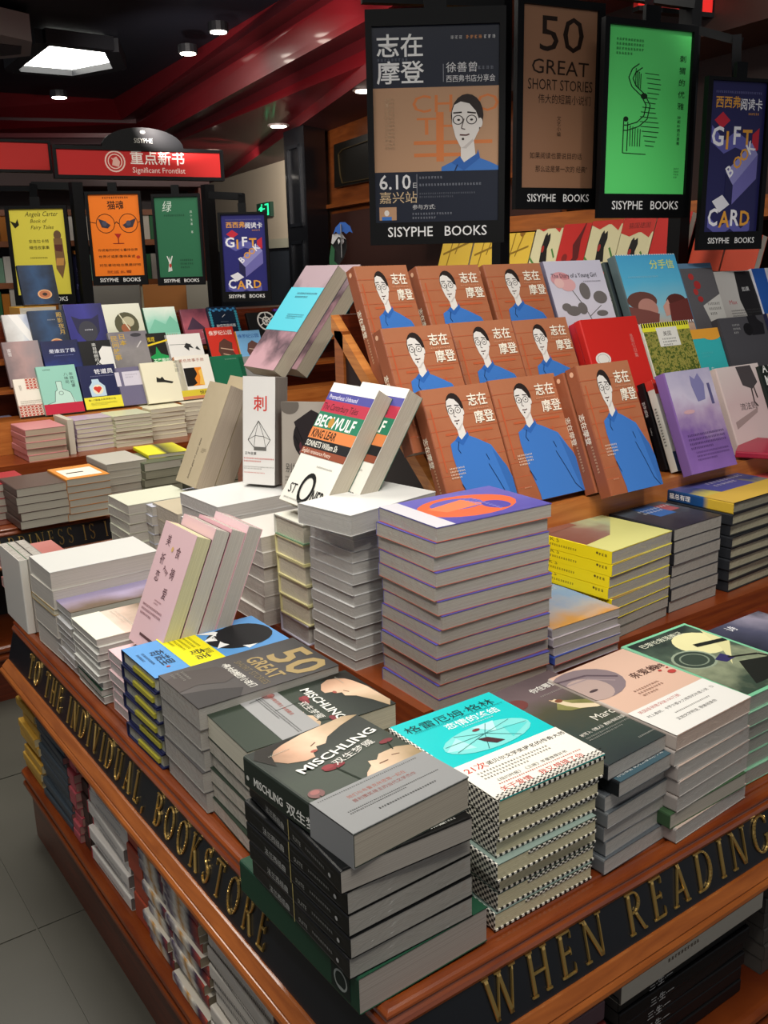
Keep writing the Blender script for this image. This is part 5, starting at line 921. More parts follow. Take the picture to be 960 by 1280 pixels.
CATP = [('t', '猫魂', .36, 1.24, .17, '#2a1408', {'b': .02}), ('d', .28, 1.42, .8, .04, '#3a1a08'), ('o', .3, .97, .19, .18, .07, '#2a1408'), ('o', .76, .97, .19, .18, .07, '#2a1408'), ('l', [(.48, .96), (.52, 1.0), (.57, .96)], .015, '#2a1408'), ('l', [(0, 1.0), (.11, .98)], .012, '#2a1408'), ('l', [(.95, .98), (1, 1.0)], .012, '#2a1408'),
        ('p', [(.16, 1.06), (.28, 1.02), (.4, .94), (.34, .88), (.22, .9)], '#3a3440'), ('p', [(.92, 1.06), (.8, 1.02), (.64, .94), (.7, .88), (.84, .9)], '#3a3440'), ('e', .28, .97, .05, .05, '#4a4a5c'), ('e', .76, .97, .05, .05, '#4a4a5c'), ('p', [(.46, .78), (.6, .78), (.53, .68)], '#a8221c'), ('l', [(.53, .7), (.53, .6)], .02, '#7a2014'), ('l', [(.42, .6), (.64, .6)], .014, '#7a2014'),
        ('t', '你说每的时时七看待世界', .1, .46, .055, '#2a1408', {'W': .8}), ('t', '世界才或影像待来说', .1, .34, .055, '#2a1408', {'W': .74}), ('t', '对生者动地也是是好物', .1, .18, .055, '#2a1408', {'W': .84}), ('t', '就这幺看', .24, .05, .06, '#8a3a10', {'W': .5}), ('e', .9, .34, .04, .03, '#b83a1c')]
poster('orange poster with round glasses on a cat face', (106, 240), (120, 357), (176, 241), 3.9, -30, paper('#ee7a20'), CATP, foot=.17, side=.05, top=.05, da=1.5)
GRN = [('t', '绿', .16, 1.24, .22, '#c8d8cc', {'sh': .2}), ('t', '四个无辜 著', .8, 1.2, .05, '#c8d8cc', {'va': 1, 'sp': 1.5}), ('p', [(.2, .1), (.26, .4), (.3, .12)], '#c8ccc4'), ('l', [(.2, .4), (.26, .24), (.32, .4)], .02, '#e0e0dc'), ('e', .26, .22, .03, .04, '#b03a30'), ('d', .2, 1.14, .66, .04, '#1f4a34'), ('d', .5, .3, .8, .04, '#1f4a34', 3)]
poster('dark green poster with a white character and small rabbit', (189, 243), (201, 357), (250, 246), 3.9, -32, paper('#2d6a4a'), GRN, foot=.17, side=.05, top=.06, da=1.5)
poster('small violet gift card poster on the left stand', (272, 266), (286, 377), (334, 268), 3.8, -34, paper('#2a2a6e'), GIFT, foot=.2, side=.06, top=.04, da=1.82)
# dark narrow poster behind the yellow one
poster('narrow dark poster behind the yellow one', (88, 318), (96, 380), (112, 319), 4.05, -30, paper('#1c1c3a'), [('t', '幻影', .2, 1.9, .4, '#9a9ac0', {'va': 1}), ('t', 'NO', .1, .8, .5, '#6a6aa0')], foot=.1, side=.08, top=.05, words=False)

# ------------------------------------------------------------------ stands that carry the posters
def stand(label, segs, name='poster_stand'):
    p0 = Vector(segs[0][0]); th = thing(name, label, 'stand', Matrix.Translation(p0))
    for i, (a, b, wd) in enumerate(segs):
        MB().beam(Vector(a) - p0, Vector(b) - p0, wd, wd).build('pole' if i == 0 else 'arm', FRM, th)
def vpole(px, py, dep, zb): q = PD(px, py, dep); return Vector((q.x, q.y, zb)), q
a0, a1 = vpole(629, -30, 2.32, .0405); stand('black square pole right of the navy poster', [(a0, a1, .033), (PD(629, 4, 2.3), PD(452, -2, 2.24), .022), (PD(548, 0, 2.28), PD(548, 20, 2.22), .02)])
c0, c1 = vpole(866, -30, 2.5, .0405); stand('black square pole between the green and violet posters', [(c0, c1, .042), (PD(866, 36, 2.5), PD(926, 52, 2.42), .02), (PD(921, 48, 2.42), PD(920, 100, 2.34), .022), (PD(866, 6, 2.5), PD(650, -24, 2.4), .022), (PD(812, -10, 2.4), PD(811, 20, 2.3), .022)])
d1 = P(94, 228, 1, 3.46); d0 = Vector((d1.x, d1.y, .0555)); e1 = P(259, 231, 1, 3.46); e0 = Vector((e1.x, e1.y, .0555))
stand('black pole under the red sign, behind the yellow poster', [(d0, d1, .045), (PD(94, 233, 4.0), PD(40, 232, 3.98), .03), (PD(42, 232, 3.98), PD(43, 260, 3.94), .03), (PD(38, 236, 4), PD(-30, 236, 4), .02)])
stand('black pole under the red sign by the exit light', [(e0, e1, .045), (PD(262, 244, 4.0), PD(304, 246, 3.98), .03), (PD(302, 246, 3.98), PD(303, 268, 3.9), .03)])

# ------------------------------------------------------------------ red header signs
def sign(label, TL, BL, TR, dep, yaw, art, dome=False, bright='#b80f0c'):
    m, dx, up, nz = lean_mat(None, yaw, 0, 0, 0); tl = PD(TL[0], TL[1], dep); w_ = (PP(TR[0], TR[1], tl, nz) - tl).dot(dx)
    h_ = tl.z - PP(BL[0], BL[1], tl, nz).z; m.translation = Vector((tl.x, tl.y, tl.z - h_)); th = thing('header_sign', label, 'sign', m)
    e = .012 * w_ + .006; b = MB(); b.box((0, 0, -.03), (w_, e, .012)); b.box((0, h_ - e, -.03), (w_, h_, .012)); b.box((0, e, -.03), (e, h_ - e, .012)); b.box((w_ - e, e, -.03), (w_, h_ - e, .012)); b.build('frame', FRM, th)
    b = MB(); b.box((e, e, -.025), (w_ - e, h_ - e, .004)); pn = b.build('red_panel', flat(bright, .7), th)
    for me in art_meshes(art, w_ - 2 * e, h_ - 2 * e, e, e, Matrix.Translation((0, 0, .004))):
        if me: link(me.name.split('.')[0], me, pn)
    if dome:
        n = 16; pts = [(w_ * .52 + w_ * .24 * math.cos(math.pi * k / n), h_ + h_ * .62 * math.sin(math.pi * k / n), -.022) for k in range(n + 1)]
        b = MB(); b.prism([Vector(p) for p in pts], (0, 0, .024)); dm = link('dome', recalc(b.mesh('dome', FRM)), th)
        for me in art_meshes([('t', 'SISYPHE', .37, .05, .075, '#b8b8b0', {'W': .22}), ('e', .48, .17, .03, .018, '#9a9a94')], w_ * .5, h_ * .62, w_ * .28, h_, Matrix.Translation((0, 0, .004))):
            if me: link('dome_' + me.name.split('.')[0], me, dm)
    return th
SG = [('t', '重点新书', .43, .075, .085, '#f0e8e0', {'b': .02, 'W': .34}), ('t', 'Significant Frontlist', .44, .02, .045, '#e8dcd4', {'W': .33}), ('o', .34, .082, .062, .062, .14, '#e8c8bc'), ('o', .34, .082, .044, .044, .14, '#e8c8bc'), ('p', [(.32, .06), (.33, .1), (.35, .11), (.37, .08), (.36, .05)], '#e0b0a4'), ('l', [(.32, .1), (.36, .06)], .006, '#e0b0a4')]
sign('long red sign with white characters and a dark dome', (64, 181), (70, 223), (278, 196), 4.0, -8, SG, True)
sign('bright red sign left of the domed one', (-60, 172), (-50, 214), (62, 178), 4.0, -8, [], bright='#c4201a')
sign('red sign end at the top right corner', (770, -40), (770, -14), (899, 10), 2.5, -12, []) if 0 else None
m, dx, up, nz = lean_mat(None, -12, 0, 0, 0)
q = PD(835, -8, 2.6); m.translation = q - up * .05; th = thing('header_sign', 'red sign cut off above the green poster', 'sign', m)
MB().box((-.1, .012, -.02), (.16, .3, .0)).build('red_panel', flat('#d01c18', .4, 0, .2), th); b = MB(); b.box((-.1, 0, -.025), (.172, .012, .006)); b.box((.16, .012, -.025), (.172, .3, .006)); b.build('frame', FRM, th)
# ------------------------------------------------------------------ books on the open lower shelf of the nearest table
def low(pn, x, y, a, b, z1, n, spec, z0=-.331, **kw):
    if 'notebook' in spec['desc']: spec = dict(spec, name='notebook', cat='notebook')
    return pile(pn, (x - .022, y, z1), z1 + .008, a, b, n, spec, z0=z0, side=kw.pop('side', 'W'), jit=kw.pop('jit', .004), ja=kw.pop('ja', 1.2), **kw)
low('mustard lower shelf stack', .012, 1.19, .14, .12, -.135, 11, dict(desc='mustard yellow paperback', cov=covers('#b98f3a', '#b98f3a', '#c49a44'), page=pages('#c2b48c', False)), jit=.007)
low('slate lower shelf stack', .010, 1.00, .14, .17, -.120, 15, dict(desc='slate blue rounded paperback', cov=covers('#3d464e', '#3d464e', '#434c54'), page=pages('#8a5a54', False)))
low('rose lower shelf stack', .012, .955, .14, .036, -.125, 12, dict(desc='small rose notebook', cov=covers('#a84a50', '#a84a50', '#b0525a'), page=pages('#a87a70', False)), jit=.005)
low('dark brown lower shelf stack', .02, .915, .14, .034, -.12, 8, dict(desc='small brown notebook', cov=covers('#3a2a26', '#3a2a26', '#3a2a26'), page=pages('#5a4a44', False)), jit=.005)
WSP = [('d', .2, .03, .8, .03, '#8a8a90'), ('r', 0, 0, .03, .3, '#b8404a')]
low('white lower shelf stack', .014, .715, .14, .185, -.125, 9, dict(desc='white book with red corner', cov=covers('#cfcac4', '#cfcac4', '#d4cfc8'), page=pages('#7a706a', False), spine=WSP), jit=.006)
low('maroon lower shelf stack', .016, .645, .14, .06, -.15, 4, dict(desc='maroon boxy book', cov=covers('#7a2c30', '#7a2c30', '#a84a34'), page=pages('#8a7a66', False)))
COLR = photo([(.1, '#b04a38'), (.25, '#3c2c44'), (.4, '#d8d2c4'), (.52, '#c08a3c'), (.64, '#e0dace'), (.78, '#4a3a5a'), (.9, '#d0cabc')], 'y', .18, 16, .3)
CC_ = (glossy('#cfc8ba'), glossy('#cfc8ba'), COLR, glossy('#cfc8ba'))
low('patterned lower shelf stack', .012, .545, .14, .095, -.155, 10, dict(desc='white and ochre paperback', cov=CC_, page=pages('#a89a80', False)), jit=.007)
low('bright patterned lower shelf stack', .012, .42, .14, .12, -.125, 13, dict(desc='purple and yellow printed paperback', cov=CC_, page=pages('#a89a80', False)), jit=.007)
CHS = [('r', .02 * i, 0, .02 * i + .01, .02, '#26221f') for i in range(50)] + [('d', .1, .04, .9, .02, '#6a645a')]
low('monochrome lower shelf stack', .014, .235, .14, .175, -.135, 9, dict(desc='ivory book, black printed edge', cov=covers('#cfc8bc', '#cfc8bc', '#d6cfc4'), page=pages('#8a8278', False), spine=CHS), jit=.006)
low('plum lower shelf stack', .014, .05, .14, .17, -.13, 5, dict(desc='plum purple hardback', cov=covers('#3c1c2c', '#3c1c2c', '#46222f'), page=pages('#8a8278', False)), jit=.004)
low('mauve front lower stack', .17, .016, .19, .14, -.135, 7, dict(desc='mauve grey hardback', cov=covers('#5a444a', '#5a444a', '#664e54'), page=pages('#6a625c', False)), side='S', over={3: dict(desc='brick red hardback', cov=covers('#a03c38', '#a03c38', '#ac4440')), 4: dict(desc='white hardback', cov=covers('#c8c4bc', '#c8c4bc', '#d0ccc4'))})
BSP = [('t', '三联生活', .3, .01, .04, '#8a8a88')]
low('black front lower stack', .385, .016, .27, .14, -.205, 6, dict(desc='black hardback, small white characters', cov=covers('#121213', '#121213', '#161617'), page=pages('#4a4642', False), spine=[('t', '三·生·一', .22, .006, .05, '#b8b8b4', {'b': .01})]), side='S')
low('upper front lower stack', .385, .016, .30, .14, -.120, 2, dict(desc='thick ivory hardback', cov=covers('#b8b2a2', '#b8b2a2', '#c4beae'), page=pages('#6a625c', False), spine=[('d', .3, .06, .5, .02, '#6a5a4a')]), z0=-.205, side='S', top=dict(desc='maroon hardback', cov=covers('#3c1018', '#3c1018', '#44141c')), ts=[.036, .05])
low('dim front lower stack', .70, .016, .2, .14, -.13, 8, dict(desc='dim grey hardback', cov=covers('#4a4844', '#4a4844', '#4a4844'), page=pages('#5a5650', False)), side='S')

# ------------------------------------------------------------------ room: floor, ceiling with stepped red cove, walls
def struct(name, me): o = link(name, me); o['kind'] = 'structure'; return o
def fmat():
    m, nt, b = base('floor_tiles'); v = objvec(nt)
    n = nt.nodes.new('ShaderNodeTexNoise'); n.inputs['Scale'].default_value = 3; n.inputs['Detail'].default_value = 8; nt.links.new(v, n.inputs['Vector'])
    r = nt.nodes.new('ShaderNodeValToRGB'); r.color_ramp.elements[0].color = lin('#3b3a34'); r.color_ramp.elements[1].color = lin('#504e46')
    nt.links.new(n.outputs['Fac'], r.inputs[0]); nt.links.new(r.outputs[0], b.inputs['Base Color']); b.inputs['Roughness'].default_value = .42; return m
FM = fmat(); fo = struct('floor', MB().box((-4, -3, FLOOR - .05), (12, 14, FLOOR - .002)).mesh('floor', FM))
b = MB(); n_ = 0
for i in range(7):
    for j in range(8):
        x, y = -1.9 + i * .6, -.8 + j * .6
        link('floor_tile', bpy.data.meshes['floor_tile'] if 'floor_tile' in bpy.data.meshes else MB().box((.002, .002, -.002), (.598, .598, 0)).mesh('floor_tile', FM), fo, loc=(x, y, FLOOR))
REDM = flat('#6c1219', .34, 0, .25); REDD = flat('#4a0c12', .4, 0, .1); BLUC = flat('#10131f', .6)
def L3(pts, z): return [P(x, y, 2, z) for x, y in pts]
def ext(a, b, t): return (a[0] + (b[0] - a[0]) * t, a[1] + (b[1] - a[1]) * t)
La = L3([(-120, 262), (236, 256), (455, 100), (700, -75)], 1.45)
Lb = L3([(-120, 172), (190, 172), (450, 30), (640, -75)], 1.60)
Lc = L3([(-120, 143), (152, 150), (372, 0), (520, -100)], 1.74)
Ld = L3([(-120, 108), (141, 124), (350, 0), (480, -77)], 1.90)
up_ = Vector((0, 0, .03))
def strips(name, ls, mts):
    b = MB()
    for k, (p, q) in enumerate(zip(ls, ls[1:])):
        for i in range(len(p) - 1): b.poly([p[i], p[i + 1], q[i + 1], q[i]], k)
    return struct(name, b.mesh(name, mts))
def inw(L, d, dz=0):   # shift a line towards the camera side, making a step
    return [Vector((v.x - d * .8, v.y - d * .6, v.z + dz)) for v in L]
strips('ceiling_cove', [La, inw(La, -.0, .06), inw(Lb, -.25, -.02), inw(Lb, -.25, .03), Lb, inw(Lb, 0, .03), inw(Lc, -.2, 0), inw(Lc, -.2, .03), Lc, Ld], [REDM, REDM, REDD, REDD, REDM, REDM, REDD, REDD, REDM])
b = MB(); b.poly([La[0], La[1], La[2], La[3], Vector((14, -1, 1.45)), Vector((14, 18, 1.45)), Vector((-2, 18, 1.45))]); struct('ceiling_soffit', b.mesh('ceiling_soffit', flat('#4a1a1c', .5)))
b = MB(); b.poly([(-6, -4, 1.902), (14, -4, 1.902), (14, 16, 1.902), (-6, 16, 1.902)]); struct('ceiling', b.mesh('ceiling', BLUC))
# walls of the far side
Q0 = PD(404, 250, 5.85); dW = ray(-40, 323); dW.z = 0; dW.normalize(); nW = Vector((dW.y, -dW.x, 0))
if nW.dot(CAM - Q0) < 0: nW = -nW
def W(x, y, off=0): return PP(x, y, Q0 + nW * off, nW)
def wpoly(name, pts, mt, off=0, th=.03, parent=None, rel=None):
    p = [W(x, y, off) for x, y in pts]; b = MB(); b.prism(p, -nW * th); me = recalc(b.mesh(name, mt))
    return link(name, me, parent)
OW = wood('#8a4a20', '#6a3414', sc=(2, 2, 20))
o = wpoly('wall_far_wood', [(404, 400), (404, 163), (462, 139), (700, 40), (700, 400)], OW); o['kind'] = 'structure'
o = wpoly('trim_1', [(402, 262), (402, 257), (465, 248), (700, 205), (700, 212)], wood('#9a5626', '#7a3e18'), .06, .06); o['kind'] = 'structure'
o = wpoly('shelf_back', [(414, 400), (414, 268), (700, 222), (700, 400)], flat('#3a1c14', .6), .02, .01); o['kind'] = 'structure'
fr_ = wpoly('wall_plaque', [(418, 235), (417, 181), (462, 166), (520, 150), (520, 215)], flat('#16140f', .4), .03, .02); tag(fr_, 'dark framed plaque with a gold corner line on the wood wall', 'plaque')
def wline(pts, wd, c, off): 
    vs = [W(x, y, off) for x, y in pts]; b = MB()
    for a, c_ in zip(vs, vs[1:]): b.beam(a, c_, wd, .004)
    return b.build('gold_line', flat('#5a4c30', .4, .5), fr_)
wline([(462, 223), (428, 229), (425, 218), (423, 193), (428, 187), (462, 175)], .008, 0, .036)
# column
def vbox(px, ytop, ybot, deps, mt, name):
    pts = [PD(x, 250, d) for x, d in zip(px, deps)]; return pts
cp = [PD(358, 250, 5.75), PD(383, 250, 5.45), PD(409, 250, 5.65)]
cp = [Vector((p.x, p.y, 0)) for p in cp]; back = cp[0] + cp[2] - cp[1]
b = MB(); b.prism([Vector((p.x, p.y, FLOOR)) for p in (cp[0], cp[1], cp[2], back)], (0, 0, 1.952)); cl = struct('column', recalc(b.mesh('column', flat('#14161a', .35, 0, .2))))
for z0_, z1_ in ((-.45, .82), (.9, 1.36)):
    d_ = (cp[1] - cp[0]); n_ = Vector((d_.y, -d_.x, 0)).normalized()
    if n_.dot(CAM - cp[0]) < 0: n_ = -n_
    b = MB()
    for (u0, u1, za, zb_) in ((.18, .24, z0_, z1_), (.76, .82, z0_, z1_), (.18, .82, z0_, z0_ + .02), (.18, .82, z1_ - .02, z1_)):
        A_, B_ = cp[0] + d_ * u0, cp[0] + d_ * u1; b.prism([Vector((A_.x, A_.y, za)), Vector((B_.x, B_.y, za)), Vector((B_.x, B_.y, zb_)), Vector((A_.x, A_.y, zb_))], n_ * .012)
    link('panel_moulding', recalc(b.mesh('panel_moulding', flat('#1c1f24', .3))), cl)
# beige wall with exit light, darker wainscot
B0, B1 = PD(255, 230, 9.3), PD(372, 190, 6.9); dB = (B1 - B0); dB.z = 0; dB.normalize(); nB = Vector((dB.y, -dB.x, 0))
if nB.dot(CAM - B0) < 0: nB = -nB
def bw(name, x0, x1, z0_, z1_, mt, off=0, th=.03, kind='structure'):
    A_, B_ = PP(x0, 250, B0 + nB * off, nB), PP(x1, 250, B0 + nB * off, nB)
    b = MB(); b.prism([Vector((A_.x, A_.y, z0_)), Vector((B_.x, B_.y, z0_)), Vector((B_.x, B_.y, z1_)), Vector((A_.x, A_.y, z1_))], -nB * th); o = link(name, recalc(b.mesh(name, mt)))
    if kind: o['kind'] = kind
    return o
zt_ = PP(300, 303, B0, nB).z
bw('wall_far_plaster', 150, 375, zt_, 1.452, flat('#8f8270', .7)); bw('trim_2', 150, 374, zt_ - .07, zt_, flat('#7d7a6a', .6), .03, .06); bw('wall_far_lower', 150, 374, FLOOR, zt_ - .07, flat('#1c2026', .5))
# exit sign
A_ = PP(323, 250, B0 + nB * .01, nB); B_ = PP(340, 250, B0 + nB * .01, nB); z1_, z0_ = PP(331, 254, B0, nB).z, PP(331, 272, B0, nB).z
wd_ = (B_ - A_).length; m = Matrix((dB, Vector((0, 0, 1)), dB.cross(Vector((0, 0, 1))))).transposed().to_4x4(); m.translation = Vector((A_.x, A_.y, z0_))
th = thing('exit_sign', 'small green running man exit sign on the beige wall', 'sign', m)
h_ = z1_ - z0_; MB().box((0, 0, -.02), (wd_, h_, .02)).build('housing', flat('#1a3a2c', .4), th)
G_ = emis('#28d890', 1.3); ma = art_meshes([('p', [(.3, .75), (.42, .78), (.46, .6), (.62, .62), (.62, .54), (.42, .5), (.4, .34), (.56, .3), (.52, .14), (.44, .14), (.46, .24), (.3, .28), (.24, .14), (.14, .16), (.26, .36), (.26, .56), (.16, .52), (.14, .58)], G_), ('e', .4, .86, .06, .06, G_), ('p', [(.62, .1), (.9, .1), (.9, .9), (.62, .9), (.62, .8), (.8, .8), (.8, .2), (.62, .2)], G_)], wd_, h_, 0, 0, Matrix.Translation((0, 0, .02)), fit=1.0)
link('lit_symbol', ma[0], th)
# back wall enclosing the rest of the shop
b = MB(); b.box((-4, 14.5, FLOOR), (14, 14.6, 1.9)); struct('wall_back', b.mesh('wall_back', flat('#2a1a16', .6)))
b = MB(); b.box((11.5, -3, FLOOR), (11.6, 14.5, 1.9)); struct('wall_right', b.mesh('wall_right', flat('#2a1c18', .6)))
# lamps
def lamp(px, py, z, r=.05, st=30, label='', hang=0):
    c = P(px, py, 2, z); th = thing('ceiling_spotlight', label, 'light', Matrix.Translation(c), 'ceiling spotlights')
    if hang: MB().cyl((0, 0, .0), r * 1.25, hang, 14).build('housing', flat('#1a1a1c', .4), th)
    else: MB().cyl((0, 0, .0), r * 1.35, .01, 16).build('rim', flat('#8a7a74', .4), th)
    MB().cyl((0, 0, -.004), r, .006, 16).build('lamp_face', emis('#fff4e4', st), th); return c
for px_, py_, z_, r_, hg, lb in ((273, 40, 1.75, .038, .04, 'white spotlight highest in view below the blue ceiling'), (235, 67, 1.75, .04, .04, 'white spotlight just left of the highest one'), (74, 122, 1.75, .045, .04, 'white spotlight by itself above the red header sign'), (348, 158, 1.447, .045, 0, 'small recessed spotlight in the soffit left of the column'), (265, 190, 1.447, .05, 0, 'small recessed spotlight in the soffit over the domed sign'), (455, 114, 1.447, .04, 0, 'small recessed spotlight beside the navy poster edge'), (58, 217, 1.447, .06, 0, 'small recessed spotlight under the left red sign')):
    lamp(px_, py_, z_, r_, 14, lb, hg)
hx = [P(x, y, 2, 1.86) for x, y in [(17, 78), (55, 47), (135, 57), (145, 78), (92, 88), (20, 82)]]
hc = sum(hx, Vector()) / 6; th = thing('light_panel', 'large white many sided ceiling light panel in black frame', 'light', Matrix.Translation(hc))
b = MB(); b.prism([v - hc for v in hx], (0, 0, .02)); link('diffuser', recalc(b.mesh('diffuser', emis('#fffdf4', 9))), th)
b = MB()
for i in range(6): b.beam((hx[i] - hc) * 1.06, (hx[(i + 1) % 6] - hc) * 1.06, .08, .07)
b.build('frame', flat('#15171c', .5), th)
ac = P(10, 75, 2, 1.75); th = thing('air_conditioner', 'grey air outlet box cut off at the top left corner', 'vent', Matrix.Translation(ac)); u0 = P(40, 66, 2, 1.75) - ac
b = MB(); b.prism([P(-60, 80, 2, 1.75) - ac, P(38, 70, 2, 1.75) - ac, P(40, 52, 2, 1.75) - ac, P(-60, 30, 2, 1.75) - ac], (0, 0, .12)); link('housing', recalc(b.mesh('housing', flat('#a09a94', .5))), th)
b = MB(); b.prism([P(-60, 76, 2, 1.748) - ac, P(26, 68, 2, 1.748) - ac, P(27, 58, 2, 1.748) - ac, P(-60, 48, 2, 1.748) - ac], (0, 0, .004)); link('grille', recalc(b.mesh('grille', flat('#3a3838', .5))), th)

# ------------------------------------------------------------------ shelf of cat books behind the hanging posters
S0 = PD(700, 300, 3.5); dS = ray(-150, 330); dS.z = 0; dS.normalize(); dS = -dS; nS = Vector((dS.y, -dS.x, 0)); yawS = math.degrees(math.atan2(dS.y, dS.x))
if nS.dot(CAM - S0) < 0: nS = -nS
def SPt(x, y, off=0): return PP(x, y, S0 + nS * off, nS)
def sbox(name, x0, x1, z0_, z1_, off, th_, mt, parent=None, org=Vector()):
    A_, B_ = SPt(x0, 300), SPt(x1, 300); a = Vector((A_.x, A_.y, z0_)) + nS * off - org; c = Vector((B_.x, B_.y, z0_)) + nS * off - org
    b = MB(); b.prism([a, c, c + Vector((0, 0, z1_ - z0_)), a + Vector((0, 0, z1_ - z0_))], -nS * th_); return link(name, recalc(b.mesh(name, mt)), parent)
zS = SPt(740, 340).z; org = Vector((S0.x, S0.y, FLOOR)); th = thing('wall_bookcase', 'wooden bookcase with slanted display shelves behind the posters', 'bookcase', Matrix.Translation(org))
zb1, zb0 = SPt(690, 268).z, SPt(690, 288).z
WO = wood('#b06428', '#8a4a1c', sc=(3, 3, 40))
sbox('upper_board', 520, 985, zb0, zb1, .08, .3, WO, th, org); sbox('lower_ledge', 520, 985, zS - .08, zS, .14, .4, WO, th, org); sbox('back_panel', 520, 985, FLOOR, 1.3, -.2, .03, flat('#2a1610', .5), th, org); sbox('crown', 520, 985, 1.3, 1.45, .06, .3, flat('#2c1a14', .5), th, org)
sbox('base', 520, 985, FLOOR, zS - .08, .0, .3, WOODD, th, org)
CATR = [('r', 0, 1.0, 1, 1.42, '#b8322a'), ('p', [(.0, 1.0), (.3, .9), (.6, 1.02), (.9, .86), (1, 1.1), (0, 1.1)], '#b8322a'), ('t', '猫国建国', .2, 1.12, .16, '#5a1c18', {'W': .66}), ('p', [(.4, .2), (.36, .55), (.4, .8), (.46, .88), (.5, .8), (.58, .86), (.62, .7), (.58, .5), (.66, .2)], '#181616'), ('e', .42, .5, .05, .08, '#9a2a24'), ('l', [(.0, .3), (.2, .16), (.6, .1), (1, .2)], .05, '#4a7a3a'), ('l', [(.75, .5), (.9, .3)], .05, '#4a7a3a')]
REDB = [('p', [(.4, .1), (.6, .3), (.5, .6), (.7, .9), (.85, 1.2), (.75, .7), (.8, .3), (.6, .05)], '#5a1c1c'), ('r', .7, 1.1, .95, 1.35, '#d8c8b8'), ('e', .3, .3, .1, .1, '#7a2420')]
YELB = [('l', [(.1, .3), (.9, .5)], .04, '#8a6a20'), ('l', [(.3, .1), (.4, 1.2)], .03, '#8a6a20'), ('e', .6, .8, .1, .1, '#8a5a20'), ('l', [(.5, .3), (.8, 1.2)], .03, '#8a6a20')]
def sb(L, R_, py, pb, lab, c, art=None, off=.10):
    m, dx, up, nz = lean_mat(None, yawS, 16, 0, 0)
    a, b_ = SPt(L, py, off), SPt(R_, py, off); hh = (a.z - zS - .001) / math.cos(math.radians(16)); base_ = Vector((a.x, a.y, zS + .0015)) - Vector((-dx.y, dx.x, 0)) * hh * math.sin(math.radians(16))
    leaner(lab, base_, yawS, 16, (b_ - a).dot(dx), hh, .02, covers(c, c, c), art=art, group='books on the wall shelf')
for a_ in ((560, 598, 300, '#d8b440', YELB, 'yellow book with brown line pattern, leftmost on the wall shelf'), (600, 638, 297, '#d8b440', YELB, 'second yellow book with brown lines on the wall shelf'), (638, 674, 294, '#d8b440', YELB, 'third yellow book beside the first black cat cover'), (676, 710, 289, '#cfc8a0', CATR, 'cream book with black cat, leftmost of the three'), (711, 746, 283, '#b82c28', REDB, 'red book between two black cat covers'),
           (747, 786, 279, '#cfc8a0', CATR, 'cream book with black cat, middle of the three'), (787, 828, 274, '#cfc8a0', CATR, 'cream book with black cat, rightmost of the three'), (829, 872, 270, '#b82c28', REDB, 'red book right of the black cat covers'), (874, 915, 300, '#c84a30', None, 'low orange red book below the gift card poster'), (917, 960, 298, '#c84a30', None, 'low orange red book at the wall shelf end')):
    sb(a_[0], a_[1], a_[2], 335, a_[5], a_[3], a_[4])
# umbrella figure cut-out standing behind the rack
fp_ = PD(427, 320, 2.9); m, dx, up, nz = lean_mat(None, -36, 0, 0, 0); m.translation = fp_ - Vector((.0, 0, .0)) ; s_ = 2.9 / FPX
th = thing('umbrella_figure', 'flat black figure in green coat under a blue umbrella', 'figure', m)
def cut(name, pts, c, z=0): 
    b = MB(); b.prism([Vector(((x - 427) * s_, (320 - y) * s_, z)) for x, y in pts], (0, 0, .008)); return link(name, recalc(b.mesh(name, flat(c, .5))), th)
cut('body', [(412, 400), (413, 315), (417, 300), (421, 294), (430, 294), (434, 302), (434, 312), (430, 322), (424, 330), (420, 400)], '#141414'); cut('coat', [(411, 400), (412, 322), (415, 306), (419, 312), (418, 326), (422, 330), (420, 400)], '#1f5a34', .009)
cut('hair', [(415, 304), (417, 294), (428, 292), (433, 300), (424, 297), (420, 302), (417, 306)], '#c8c8c8', .009)
um = cut('umbrella', [(418, 294), (421, 286), (427, 280), (433, 280), (439, 285), (442, 293), (438, 291), (434, 294), (430, 291), (425, 294), (421, 291)], '#2c62b8', .012)
cut('eye', [(423, 301), (425, 299), (426, 303), (424, 306)], '#d8d8d8', .010); cut('eye', [(428, 301), (430, 299), (431, 303), (429, 306)], '#d8d8d8', .010); cut('umbrella_stick', [(427, 282), (428, 282), (428, 322), (427, 322)], '#8a8a8a', .016)
MB().box((-.02, FLOOR - fp_.z, -.004), (.02, -.15, -.0005)).build('post', FRM, th)

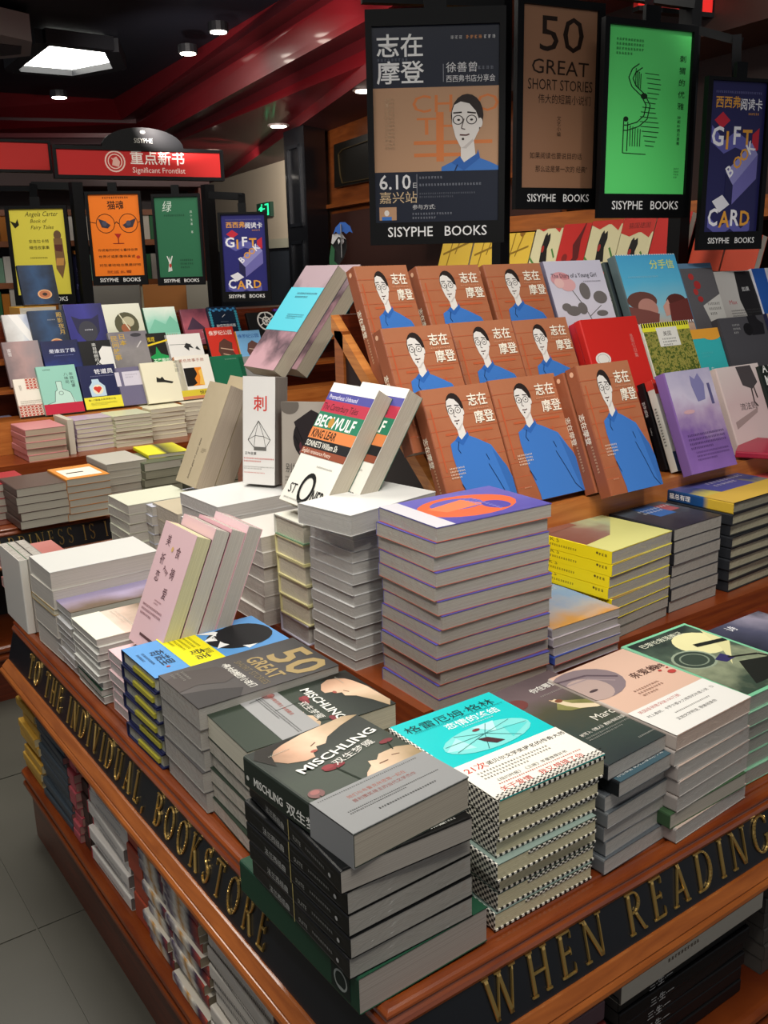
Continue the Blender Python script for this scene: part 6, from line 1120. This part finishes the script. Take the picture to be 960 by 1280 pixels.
# ------------------------------------------------------------------ bookcase far behind the left posters
K0 = PD(140, 330, 5.3); yawK = -14; mk, dk, upk, nk = lean_mat(None, yawK, 0, 0, 0)
def KP(x, y): return PP(x, y, K0, nk)
ka, kb = KP(-60, 330), KP(262, 330); WK = (kb - ka).dot(dk); mk.translation = Vector((ka.x, ka.y, FLOOR)); th = thing('far_bookcase', 'tall dark wood bookcase behind the left posters', 'bookcase', mk)
zt = KP(140, 205).z - FLOOR
def kb_(name, a, b_, mt): return MB().box(a, b_).build(name, mt, th)
kb_('back_panel', (0, 0, -.32), (WK, zt, -.30), flat('#2a140e', .5)); kb_('side_panel', (0, 0, -.3), (.04, zt, .02), WOODD); kb_('side_panel', (WK - .04, 0, -.3), (WK, zt, .02), WOODD)
sh = [KP(140, y).z - FLOOR for y in (395, 350, 300, 262)]
for z_ in sh: kb_('shelf', (.04, z_ - .03, -.3), (WK - .04, z_, .02), WO)
kb_('crown', (-.02, zt - .12, -.3), (WK + .02, zt, .05), flat('#3a1410', .5))
R_ = random.Random(11); cols = ['#e8e0d0', '#d8862c', '#3a7a4c', '#c8c4b8', '#2f6a50', '#b83a2c', '#dcd4b4', '#8ab89a', '#f0ece0']
nn = 0
for si, z_ in enumerate(sh[:3]):
    x = .06
    while x < WK - .12:
        t = R_.uniform(.035, .08); hh = R_.uniform(.13, .17)
        m = mk @ Matrix(((0, 0, 1, x), (0, 1, 0, z_ + hh / 2 + .0005), (-1, 0, 0, -.1), (0, 0, 0, 1)))
        c = R_.choice(cols); mass_book(m, .2, round(hh, 2), round(t, 2), covers(c), pages('#c8c0b0', False)); x += round(t, 2) + .002; nn += 1
build_mass('distant_books', 'pale books under the far pile tops and in the far bookcase')
q = KP(205, 398); A_ = PD(176, 398, 4.75)
for L_, R2_, T_, B_, dp, c, nm, lb in ((112, 174, 358, 384, 4.6, '#a8a49a', 'picture_panel', 'pale grey panel with faint drawings below the orange poster'), (178, 232, 356, 400, 5.0, '#c07a38', 'wood_panel', 'orange brown wood panel below the green poster'), (232, 264, 352, 400, 4.9, '#a8a294', 'pillar', 'pale grey pillar between green and violet posters')):
    m, dx, up, nz = lean_mat(None, -30, 0, 0, 0); a, b_ = PD(L_, T_, dp), PD(R2_, T_, dp); w_ = (PP(R2_, T_, a, nz) - a).dot(dx); h_ = a.z - FLOOR; m.translation = Vector((a.x, a.y, FLOOR))
    o = MB().box((0, 0, -.04), (w_, h_, 0)).build(nm, flat(c, .6)); o.matrix_world = m; tag(o, lb, 'panel')
